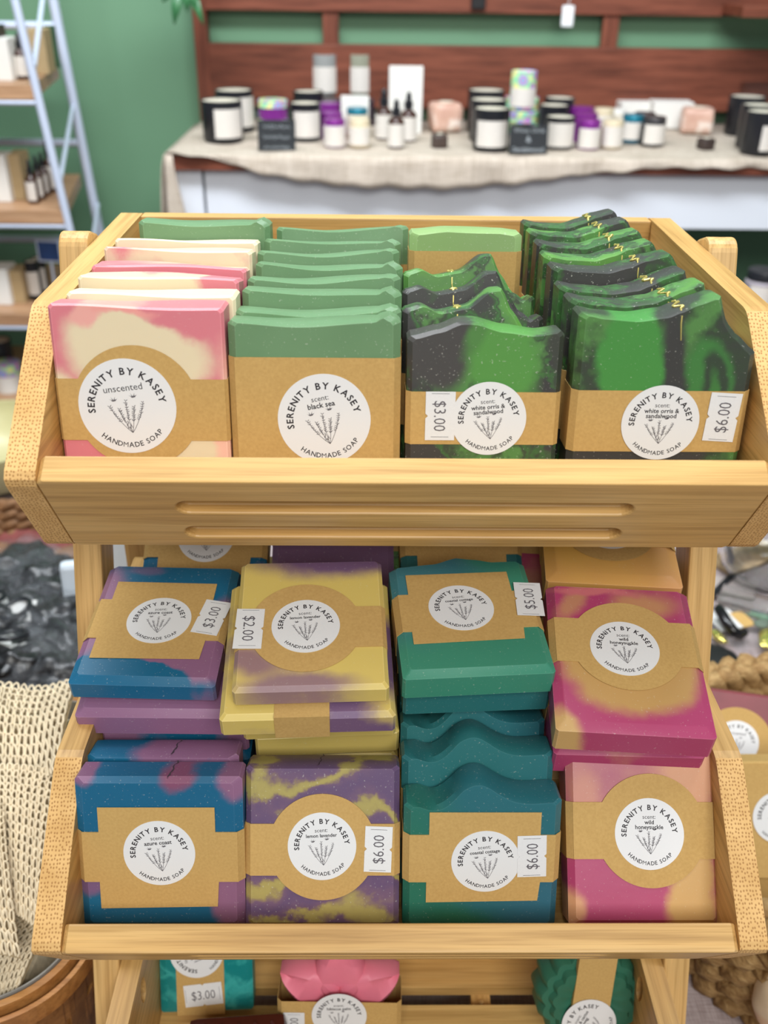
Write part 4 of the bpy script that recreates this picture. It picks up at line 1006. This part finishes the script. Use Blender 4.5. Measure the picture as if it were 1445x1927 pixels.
for z in bz:
    a = onl(f0, f1, z); b = onl(r0, r1, z); x1 = a.x-.008; mb = MB()
    poly = [(a.x-.80, a.y-.005), (a.x-.004, a.y-.005), (b.x-.012, b.y-.02), (b.x-.80, b.y-.02)]
    mb.prism(poly, z-.024, z, 2); lk(mb, 'board', OAK)
    lk(MB().tube([a+Vector((0, 0, -.03)), a+Vector((-.80, 0, -.03))], .005, 8), 'rail', MET, 60)
for py in (48, 268, 450, 592, 900):
    z = at(60, py, 1, 2.28).z; b = onl(r0, r1, z); lk(MB().tube([b, b+OFF], .0085, 8), 'rear_rail', MET, 60)
for (p1, y1, p2, y2) in (((80, 0), 2.05, (64, 125), 1.905), ((137, 200), 2.27, (112, 345), 1.905), ((184, 385), 2.27, (166, 520), 1.905)):
    lk(MB().tube([at(*p1, 1, y1), at(*p2, 1, y2)], .005, 8), 'brace', MET, 60)
# things on its boards
KB = plain('kraft_box', (176, 152, 112), .7, .06, 60)
def sbox(px, b, t, w_, z, d_, m, nm, lb, cat='box', rz=0): return box(px, b, t, w_, z, d_, m, nm, lb, cat, rz)
z = bz[0]+.0005
sbox(8, 152, 70, 34, z, .06, WHB, 'cream_box', 'cream box on the top visible ladder board, far left')
sbox(-6, 150, 46, 30, z, .05, BLK, 'black_box', 'black box on the top ladder board cut by the left edge')
prod('bottle', 42, 150, 60, 24, z, 'amber dropper bottle with white label on the top ladder board', labz=(.08, .5), laba=1.2)
sbox(76, 140, 54, 34, z, .07, KB, 'kraft_box', 'kraft box on the top ladder board beside the amber bottle', rz=.1)
sbox(101, 128, 48, 17, z, .02, plain('green_card_paint', (50, 84, 56), .6, .3, 25), 'green_card', 'narrow dark green card at the right end of the top ladder board', 'card')
z = bz[1]+.0005
sbox(8, 380, 288, 28, z, .05, WHB, 'cream_box', 'cream box on the second ladder board, far left')
sbox(36, 376, 286, 26, z, .06, KB, 'kraft_box', 'grey brown box in the middle of the second ladder board')
for i, (px, b, t) in enumerate(((96, 362, 262), (84, 368, 286), (74, 376, 292), (62, 384, 300))):
    prod('bottle', px, b, t, 22, z, f'amber dropper bottle on the second ladder board, {("rearmost", "third", "second", "nearest")[i]} of its row', labz=(.08, .5), laba=1.2, turn=-.4)
z = bz[2]+.0005
sbox(8, 574, 500, 30, z, .06, WHB, 'cream_box', 'cream box on the third ladder board, far left')
sbox(36, 570, 504, 26, z, .05, KB, 'kraft_box', 'kraft box on the third ladder board')
for i, (px, b, t) in enumerate(((66, 566, 494), (78, 556, 488))):
    prod('tumbler', px, b, t, 26, z, ('dark candle nearest the kraft box on the third ladder board', 'dark candle at the right end of the third ladder board')[i], laba=1)
P = at(96, 492, 1, 1.99); sg = empty('framed_sign', (P.x, P.y, z), (0, 0, -.15), 'small blue chalkboard sign on a stand, third ladder board', 'sign')
hz = P.z-z
MB().box((0, 0, hz+.022), (.052, .006, .046), .001).build('frame', MET, sg); MB().box((0, -.0035, hz+.022), (.044, .002, .038), .0005).build('slate', plain('blue_slate', (30, 60, 110), .5, .3, 40), sg)
MB().tube([(0, 0, 0), (0, 0, hz+.004)], .0025, 8).build('stem', MET, sg); MB().lathe([(.016, 0), (.016, .003)], seg=16).build('foot', MET, sg)
z = bz[3]+.0005
prod('tin', 12, 742, 690, 52, z, 'iridescent tin on the lowest visible ladder board', lid=HOLO, body=WHB, lab=False)
prod('tumbler', 4, 722, 646, 44, z, 'dark candle behind the iridescent tin on the lowest ladder board', lab=False)
# side table and jar far right
sd_ = MB().box((.86, 1.62, .90), (.30, .26, .02), .002).build('stand_top', plain('dark_wood_stand', (52, 40, 34), .5))
sd_.name = 'side_stand'; tag(sd_, 'dark small side stand at the right behind the rack', 'stand')
MB().box((0, 0, 0), (.24, .20, .88), .002).build('stand_body', sd_.data.materials[0], sd_).location = (.86, 1.62, .445)
prod('jar', 1432, 600, 515, 62, .9105, 'black lidded jar with a pale label on the side stand', body=plain('pale_label_jar', (150, 142, 150), .5), lid=BLK, lab=None, labz=(.1, .7))
# ------------------------------------------------------------------ left: basket of mesh washcloths
SPL = bamboo('wood_splint', 0, (194, 140, 80), (160, 106, 54)); SPL2 = bamboo('wood_splint_dark', 0, (160, 112, 62), (124, 82, 42))
bk = empty('splint_basket', (-.385, .525, .734), (0, 0, 0), 'brown wood splint basket at the lower left holding mesh washcloths', 'basket')
def sup(a, hx, hy, n=4.2):
    c, s = math.cos(a), math.sin(a); return Vector((hx*math.copysign(abs(c)**(2/n), c), hy*math.copysign(abs(s)**(2/n), s), 0))
def band(hx, hy, z0, z1, th, flare=0, wav=0, ph=0):
    n = 120; vs = []; fs = []
    for i in range(n):
        a = 2*PI*i/n; w_ = wav*math.sin(ph+a*20)
        for (q, z) in ((0, z0), (0, z1), (th, z1), (th, z0)):
            f = flare*(z-z0); p = sup(a, hx+q+f+w_, hy+q+f+w_); vs.append((p.x, p.y, z))
    for i in range(n):
        j = (i+1) % n
        for k in range(4): l = (k+1) % 4; fs.append((i*4+k, j*4+k, j*4+l, i*4+l))
    return vs, fs
HB = .118
for k in range(4):
    z0 = .002+k*.029; f_ = .0+.10*z0
    vs, fs = band(.162+f_, .1425+f_, z0, z0+.027, .0016, .10, .0012, k*PI); m_ = MB(); m_.add(vs, fs); m_.build('woven_band', SPL if k % 2 else SPL2, bk)
for i in range(26):
    a = 2*PI*i/26; p = sup(a, .1635, .1440); q = sup(a, .1755, .1560); d_ = Vector((-math.sin(a), math.cos(a), 0))
    t_ = (sup(a+.01, .16, .14)-sup(a-.01, .16, .14)).normalized(); nn_ = Vector((t_.y, -t_.x, 0))*.0008; m_ = MB(); w_ = t_*.009
    m_.add([p-w_-nn_, p+w_-nn_, p+w_+nn_, p-w_+nn_]+[v+Vector((0, 0, HB)) for v in (q-w_-nn_, q+w_-nn_, q+w_+nn_, q-w_+nn_)], [(0, 1, 2, 3), (4, 5, 6, 7), (0, 1, 5, 4), (1, 2, 6, 5), (2, 3, 7, 6), (3, 0, 4, 7)])
    m_.build('stake', SPL2, bk)
vs, fs = band(.172, .1525, HB-.012, HB+.006, .0042, .06); m_ = MB(); m_.add(vs, fs); m_.build('rim', SPL, bk)
vs, fs = band(.1785, .1590, HB-.018, HB-.001, .0030, .06); m_ = MB(); m_.add(vs, fs); m_.build('outer_rim', SPL, bk)
m_ = MB(); m_.prism([tuple(sup(2*PI*i/48, .162, .1425))[:2] for i in range(48)], .0005, .004, 2); m_.build('base', SPL2, bk)
vs, fs = band(.1672, .1477, HB-.05, HB+.0068, .0010, .06); m_ = MB(); m_.add(vs, fs); m_.build('liner', plain('grey_liner', (150, 146, 140), .8), bk)
YARN = plain('cream_cotton_yarn', (226, 210, 180), .9, .08, 90, bump=.2)
def knit(name, f, nu, nv, label, r_=.00105, seed=0, fuzz=0):
    """looped mesh cloth on surface f(u,v) -> Vector"""
    rn = random.Random(seed); mb = MB(); e = 1e-3
    vs = []; fs = []; N1, N2 = 36, 36
    for j in range(N2+1):
        for i in range(N1+1): u, v = i/N1, j/N2; vs.append(f(u, v))
    fs = [(j*(N1+1)+i, j*(N1+1)+i+1, (j+1)*(N1+1)+i+1, (j+1)*(N1+1)+i) for j in range(N2) for i in range(N1)]
    for j in range(nv):
        for i in range(nu):
            u, v = (i+.5)/nu, (j+.5)/nv; p = f(u, v); du = (f(min(1, u+e), v)-f(u-e, v))/(2*e); dv = (f(u, min(1, v+e))-f(u, v-e))/(2*e)
            nn_ = du.cross(dv).normalized(); a = du/nu; b = dv/nv; jt = lambda: rn.uniform(-.12, .12)
            if nn_.z < 0: nn_ = -nn_
            L_ = (a.length+b.length)/2; pts = []
            for (x, y, h) in ((-.16, -.62, .15), (-.40, -.15, .50), (-.30, .38, .62), (0, .56, .70), (.30, .38, .62), (.40, -.15, .50), (.16, -.62, .15)):
                pts.append(p+a*(x+jt()*.7)+b*(y+jt()*.7)+nn_*L_*(h*.55+jt()*.4)-nn_*.0003)
            mb.tube(pts, r_*rn.uniform(.8, 1.15), 4, cap=False)
    o = mb.build(name, YARN, None, 0); tag(o, label, 'washcloth', 'mesh washcloths heaped in the splint basket')
    bs = [Vector(v)-Vector((0, 0, .0035)) for v in vs]; b_ = mesh_from('woven_base', bs, fs, plain('cream_cotton_base', (168, 148, 114), .9, .2, 260), o, 0)
    return o
def quad(P00, P10, P01, P11, bump):
    P00, P10, P01, P11 = map(Vector, (P00, P10, P01, P11))
    def f(u, v): return (P00*(1-u)+P10*u)*(1-v)+(P01*(1-u)+P11*u)*v+Vector((0, 0, bump(u, v)))
    return f
A = lambda px, py, y: tuple(at(px, py, 1, y))
# v runs away from the camera
knit('mesh_washcloth', quad(A(-60, 1490, .500), A(112, 1452, .500), A(-60, 1300, .600), A(150, 1284, .600), lambda u, v: .010*math.sin(PI*v)+.004*math.sin(7*u)), 15, 11, 'cream mesh washcloth folded on top of the heap in the basket', seed=1)
knit('mesh_washcloth', quad(A(-30, 1700, .425), A(80, 1745, .415), A(-60, 1460, .505), A(118, 1442, .505), lambda u, v: .008*math.sin(PI*v)+.007*math.sin(3.3*u+.5)), 14, 17, 'cream mesh washcloth with vertical folds in the middle of the heap', seed=2)
knit('mesh_washcloth', quad(A(-80, 1800, .395), A(38, 1800, .398), A(-120, 1500, .455), A(6, 1520, .47), lambda u, v: .012*math.sin(PI*v)+.006*math.sin(3*u)), 11, 17, 'cream mesh washcloth hanging at the left edge of the heap', seed=3)
knit('mesh_washcloth', quad(A(-60, 1905, .392), A(30, 1870, .392), A(-60, 1735, .425), A(108, 1725, .44), lambda u, v: .006*math.sin(PI*v)), 12, 11, 'cream mesh washcloth lowest in the heap against the basket rim', seed=4)
m_ = MB(); m_.box((-.385, .525, .795), (.29, .25, .11), .03); fb = m_.build('folded_washcloths', plain('cream_cotton_base', (206, 192, 166), .9, .2, 200)); tag(fb, 'folded cotton washcloths filling the basket under the mesh ones', 'washcloth', kind='stuff')
m_ = MB(); m_.box((-.34, .54, .885), (.20, .12, .06), .025); fb = m_.build('folded_washcloths', fb.data.materials[0]); tag(fb, 'folded cotton washcloths bunched just under the topmost mesh one', 'washcloth', kind='stuff')
# ------------------------------------------------------------------ left back: wicker tray of black bagged things
FILM = NT('clear_film', .10, .9); FILM.b.inputs['Alpha'].default_value = .085; FILM.b.inputs['Base Color'].default_value = (.5, .53, .58, 1); FILM.b.inputs['Coat Weight'].default_value = 1; FILM.b.inputs['Coat Roughness'].default_value = .06
_n = FILM.noise(FILM.coord(), 46, 4, .6, 1.6); FILM.bump(_n.outputs[0], 1, .02); FILM = FILM.m
CHAR = plain('charcoal_fabric', (16, 16, 18), .3, .3, 90, bump=1)
def crumple(name, c, s, mat, seed, parent=None, amp=.25, sub=4, rot=(0, 0, 0)):
    bm = bmesh.new(); bmesh.ops.create_icosphere(bm, subdivisions=sub, radius=1); rn = random.Random(seed)
    D = [(Vector((rn.uniform(-1, 1), rn.uniform(-1, 1), rn.uniform(-1, 1))).normalized(), rn.uniform(2, 7), rn.uniform(0, 6)) for _ in range(9)]
    for v in bm.verts:
        q = 1+amp*sum(abs(math.sin(v.co.dot(d)*f+p)) for d, f, p in D)/9*2-amp; v.co = v.co*q; v.co.x *= s[0]; v.co.y *= s[1]; v.co.z *= s[2]
    me = bpy.data.meshes.new(name); bm.to_mesh(me); bm.free(); me.materials.append(mat)
    me.polygons.foreach_set('use_smooth', [True]*len(me.polygons))
    o = link(bpy.data.objects.new(name, me), parent); o.location = c; o.rotation_euler = rot; return o
WK = plain('brown_wicker', (120, 84, 52), .7, .3, 80)
wt = empty('wicker_tray', (-.50, .955, .734), (0, 0, 0), 'shallow brown wicker tray behind the washcloth basket', 'basket')
def braid(R_, z, r0, nt, mat, name, parent, k=3, amp=.006, cx=0, cy=0, sy=1, ampz=None):
    ampz = ampz or amp
    m = MB(); n = nt*10
    for s_ in range(k):
        ph = 2*PI*s_/k; pts = []
        for i in range(n):
            a = 2*PI*i/n; q = a*nt+ph; rad = R_+amp*math.cos(q)
            pts.append((cx+rad*math.cos(a), cy+rad*sy*math.sin(a), z+ampz*math.sin(2*q) if k == 3 else z+ampz*math.sin(q)))
        m.tube(pts, [r0*(1+.12*math.sin(i*1.7+s_)) for i in range(n)], 7, closed=True)
    return m.build(name, mat, parent, 0)
for k in range(4): braid(.250+.006*k, .008+.013*k, .0065, 34, WK, 'wicker_ring', wt, 2, .004, sy=.8)
m_ = MB(); m_.lathe([(.245, .001), (.245, .006)], seg=40); o = m_.build('base', WK, wt); o.scale = (1, .8, 1)
rn = random.Random(11); WHC = plain('white_card_paper', (214, 214, 212), .6)
for i, (px, py, y, sx_) in enumerate(((30, 1070, 1.02, .055), (100, 1090, 1.00, .05), (10, 1160, .93, .055), (80, 1170, .92, .055), (120, 1210, .87, .042), (30, 1240, .84, .055), (95, 1260, .83, .05), (-20, 1110, .99, .05))):
    p = at(px, py, 1, y); p = at(px, py, 2, .785)
    rt_ = empty('bagged_bracelets', p, (rn.uniform(-.3, .3), rn.uniform(-.3, .3), rn.uniform(-1, 1)), f'black bundle in clear plastic film, {("far left at the back", "back beside the rack post", "left edge in the middle", "centre of the tray", "right beside the rack post", "left front by the washcloth", "front right by the washcloth", "left edge at the back")[i]}', 'packet')
    crumple('dark_contents', (0, 0, -.004), (sx_*.80, .040, .022), CHAR, 50+i, rt_, .75, 4)
    crumple('plastic_film', (0, 0, 0), (sx_*.85, .044, .026), FILM, 80+i, rt_, .7, 5)
    if i in (2, 3, 5): 
        MB().box((-.01, -.01, .024), (.034, .028, .0008), 0, Euler((.3, .1, .3)).to_matrix()).build('white_card', WHC, rt_)
        m2 = MB(); m2.tube([(-.012+.017*math.cos(a), -.012+.017*math.sin(a), .031) for a in [2*PI*q/20 for q in range(20)]], .0028, 8, closed=True); m2.build('black_ring', BLK, rt_, 0)
tag(crumple('wrapped_bundle', tuple(at(95, 1025, 1, 1.16)-Vector((0, 0, .0))), (.075, .05, .03), plain('maroon_cloth', (120, 60, 56), .8, .2, 40), 5, None, .3), 'dusky maroon cloth bundle behind the wicker tray', 'bundle')
ob_ = empty('cream_bowl', (-.60, 1.33, .734), (0, 0, 0), 'rounded olive cream bowl at the far left back of the table', 'bowl')
MB().lathe([(.05, 0), (.09, .02), (.115, .06), (.118, .085), (.113, .085), (.108, .06), (.08, .025), (.0, .012)], seg=40, cap=False).build('bowl_body', plain('olive_cream_glaze', (182, 176, 132), .35, .1, 12), ob_, 60)
tag(MB().box((-.36, .93, .81), (.03, .02, .06), .006, Euler((-.2, 0, .2)).to_matrix()).build('white_packet', plain('pale_blue_paper', (206, 216, 226), .5, .05, 40)), 'pale packet standing behind the left rack post', 'packet')
tag(MB().box(tuple(at(238, 1050, 1, .80)), (.05, .02, .10), .006, Euler((-.1, 0, .1)).to_matrix()).build('white_packet', plain('pale_blue_paper', (214, 222, 230), .4, .05, 40)), 'pale packet seen through the rack behind the left stack', 'packet')
# ------------------------------------------------------------------ right: rope basket of soaps
def rope_mat():
    m = NT('water_hyacinth_rope', .7, .2); a = m.noise(m.coord((1, 1, 2.5)), 120, 4, .65); b = m.noise(m.coord(), 16, 2)
    c = m.ramp(a.outputs[0], [(.3, srgb((112, 82, 50))), (.5, srgb((160, 126, 82))), (.7, srgb((198, 168, 118)))])
    m.col(m.mix(.4, c, m.ramp(b.outputs[0], [(.3, srgb((122, 90, 54))), (.7, srgb((186, 154, 104)))]))); m.bump(a.outputs[0], .7, .003); return m.m
ROPE = rope_mat()
rbk = empty('rope_basket', (.385, .560, .734), (0, 0, 0), 'round braided rope basket of kraft wrapped soaps at the lower right', 'basket')
for k in range(5): braid(.150+.003*k, .013+.022*k, .0092, 15, ROPE, 'braided_ring', rbk, 3, .0085)
braid(.166, .120, .0085, 17, ROPE, 'braided_rim', rbk, 3, .009)
MB().lathe([(.150, .001), (.150, .010)], seg=48).build('base', ROPE, rbk)
MB().lathe([(.138, .010), (.140, .050), (.12, .054)], seg=48).build('woven_bottom', ROPE, rbk, 50)
def kraft_soap(px, py, y, lean, yaw, w_, h_, t_, scent, label, circle=False, mat=None, sc=(0, 0), rr_=.0185, roll=0, pr=None):
    p = at(px, py, 1, y); l = R(lean)
    r_ = place(p.x, p.y-h_/2*math.sin(l), p.z-h_/2*math.cos(l), lean, yaw, w_, h_, t_, top_flat, mat or KRAFT, 3, label, ch=.002,
               band=(h_*.5-.015, h_*.5+.015) if circle else (.002, h_-.002), emblem=('circle', 0, h_/2, .030) if circle else None,
               stick=(scent, sc[0], h_/2+sc[1], rr_, 0), roll=roll)
    if pr: price(r_, pr[0], pr[1], -t_/2-.0009, pr[2], .028, .015, R(88))
    return r_
MAR = plain('maroon_soap', (128, 58, 66), .45, .1, 60)
kraft_soap(1375, 1395, .625, 35, -12, .075, .085, .024, 'unscented', 'soap with a round kraft label against the far wall of the rope basket', True, MAR)
kraft_soap(1478, 1545, .520, 30, 0, .082, .092, .026, 'pine|support', 'boxed kraft soap with round white sticker in the rope basket', False, None, (-.006, .003), .0200, pr=('$6.00', .020, .030))
kraft_soap(1470, 1730, .490, 58, 30, .074, .082, .024, 'unscented', 'tilted kraft soap below the boxed one in the rope basket', False, None, (-.006, .012))
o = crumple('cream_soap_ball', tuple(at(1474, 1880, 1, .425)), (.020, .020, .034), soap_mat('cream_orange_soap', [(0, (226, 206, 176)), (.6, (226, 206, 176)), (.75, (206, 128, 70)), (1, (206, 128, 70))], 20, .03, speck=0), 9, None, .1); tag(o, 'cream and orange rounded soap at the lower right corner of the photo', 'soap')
# ------------------------------------------------------------------ right back: glassware and small things on the linen
gj = empty('glass_jar', (.515, 1.06, .7345), (0, 0, 0), 'round clear glass jar on the linen at the right', 'jar')
MB().lathe([(.030, 0), (.050, .004), (.066, .03), (.070, .06), (.060, .09), (.045, .10), (.045, .115), (.042, .115), (.042, .10), (.056, .088), (.066, .06), (.062, .03), (.046, .007), (.0, .005)], seg=40, cap=False).build('jar_body', GLS, gj, 60)
gd = empty('glass_dish', (.470, .985, .7345), (0, 0, 0), 'small square clear glass dish in front of the glass jar', 'dish')
MB().box((0, 0, .010), (.085, .045, .018), .005, Euler((0, 0, -.5)).to_matrix()).build('dish_body', GLS, gd, 50)
P = lambda px, py, z: at(px, py, 2, z)
hk = MB(); hk.tube([P(1352, 1145, .76), P(1368, 1172, .758), P(1382, 1190, .752), P(1392, 1194, .747), P(1399, 1190, .744)], [.0065, .0068, .0068, .0064, .006], 12)
tag(hk.build('black_hair_stick', plain('gloss_black', (14, 14, 16), .2), None, 60), 'glossy black hooked rod lying behind the right rack post', 'rod')
hk = MB(); hk.tube([P(1340, 1120, .742), P(1375, 1085, .742), P(1402, 1094, .742)], .0045, 10); tag(hk.build('bent_black_rod', BLK, None, 60), 'bent black rod lying before the glass jar', 'rod')
hk = MB(); hk.tube([P(1362, 1032, .75), P(1370, 1050, .748), P(1366, 1064, .742)], .007, 10); tag(hk.build('black_strap', BLK, None, 60), 'short black strap just under the top tray corner', 'strap')
o = crumple('black_pouch', tuple(P(1358, 1262, .752)), (.026, .042, .016), plain('black_velvet', (14, 14, 14), .6), 31, None, .12); tag(o, 'black oval pouch beside the right rack post', 'pouch')
MB().tube([(-.030, -.030, .014), (.002, -.052, .010)], .0018, 8).build('silver_pin', plain('silver', (190, 190, 190), .25, metal=.9), o)
pk = empty('clear_packet', tuple(P(1388, 1180, .742)), (0, 0, .3), 'clear packet with white card and gold foil on the linen', 'packet')
MB().box((.0, 0, 0), (.060, .085, .0012), .0004).build('film', FILM, pk)
MB().box((-.008, .016, .0016), (.036, .040, .001), 0).build('white_card', WHC, pk); MB().box((.014, .010, .0020), (.018, .030, .001), 0).build('tan_card', KRAFT, pk)
GF = plain('gold_foil', (232, 214, 120), .2, .3, 200, metal=.9, bump=1)
crumple('gold_foil', (.016, -.034, .004), (.018, .008, .004), GF, 3, pk, .6, 3, (0, 0, .9)); crumple('gold_foil', (-.038, -.014, .004), (.005, .012, .004), GF, 4, pk, .6, 3)
crumple('sage_corner', (.030, -.006, .003), (.010, .008, .003), plain('sage_paper', (96, 110, 96), .7), 7, pk, .3, 2)
tag(MB().box(tuple(P(1400, 1050, .738)), (.10, .05, .006), .002, Euler((0, 0, .5)).to_matrix()).build('jute_strip', plain('jute_weave', (164, 138, 104), .9, .3, 120, bump=.6)), 'strip of jute cloth lying behind the bent black rod', 'cloth')
tag(MB().box(tuple(P(1366, 1108, .738)), (.07, .05, .004), .001, Euler((0, 0, -.4)).to_matrix()).build('grey_card', plain('pink_grey_card', (176, 164, 160), .6, .05, 40)), 'pinkish grey card lying under the bent black rod', 'card')
# ------------------------------------------------------------------ repeats share a group
bpy.context.view_layer.update()
TOPG = ['cream and pink soaps in the leftmost top column', 'sage green black sea soaps in the second top column', 'green and charcoal soaps in the third top column', 'green and charcoal soaps in the rightmost top column']
for o in list(COL.objects):
    if o.parent or 'label' not in o or 'group' in o: continue
    n = o.name.split('.')[0]; x, y, z = o.matrix_world.translation
    if n == 'soap_bar':
        if 'lone dark green' in o['label'] or 'pale lime' in o['label']: continue
        if x > .2: o['group'] = 'kraft wrapped soaps in the rope basket'
        elif z > 1.19: o['group'] = TOPG[0 if x < -.08 else 1 if x < -.002 else 2 if x < .076 else 3]
        elif z > .95: o['group'] = 'handmade soap bars in the middle tray'
    elif n in ('candle', 'jar_candle', 'candle_tin', 'dropper_bottle'):
        nm = {'candle': 'candles', 'jar_candle': 'jar candles', 'candle_tin': 'tins', 'dropper_bottle': 'dropper bottles'}[n]
        o['group'] = nm+(' on the ladder shelf' if x < -.5 else ' on the product table')
    elif n == 'bagged_bracelets': o['group'] = 'black bundles in clear film in the wicker tray'
    elif n == 'chalkboard_sign': o['group'] = 'chalkboard signs on the product table'
    elif n == 'stone_holder': o['group'] = 'rose stone candle holders'
    elif n == 'stone_cube': o['group'] = 'small dark stone cubes'
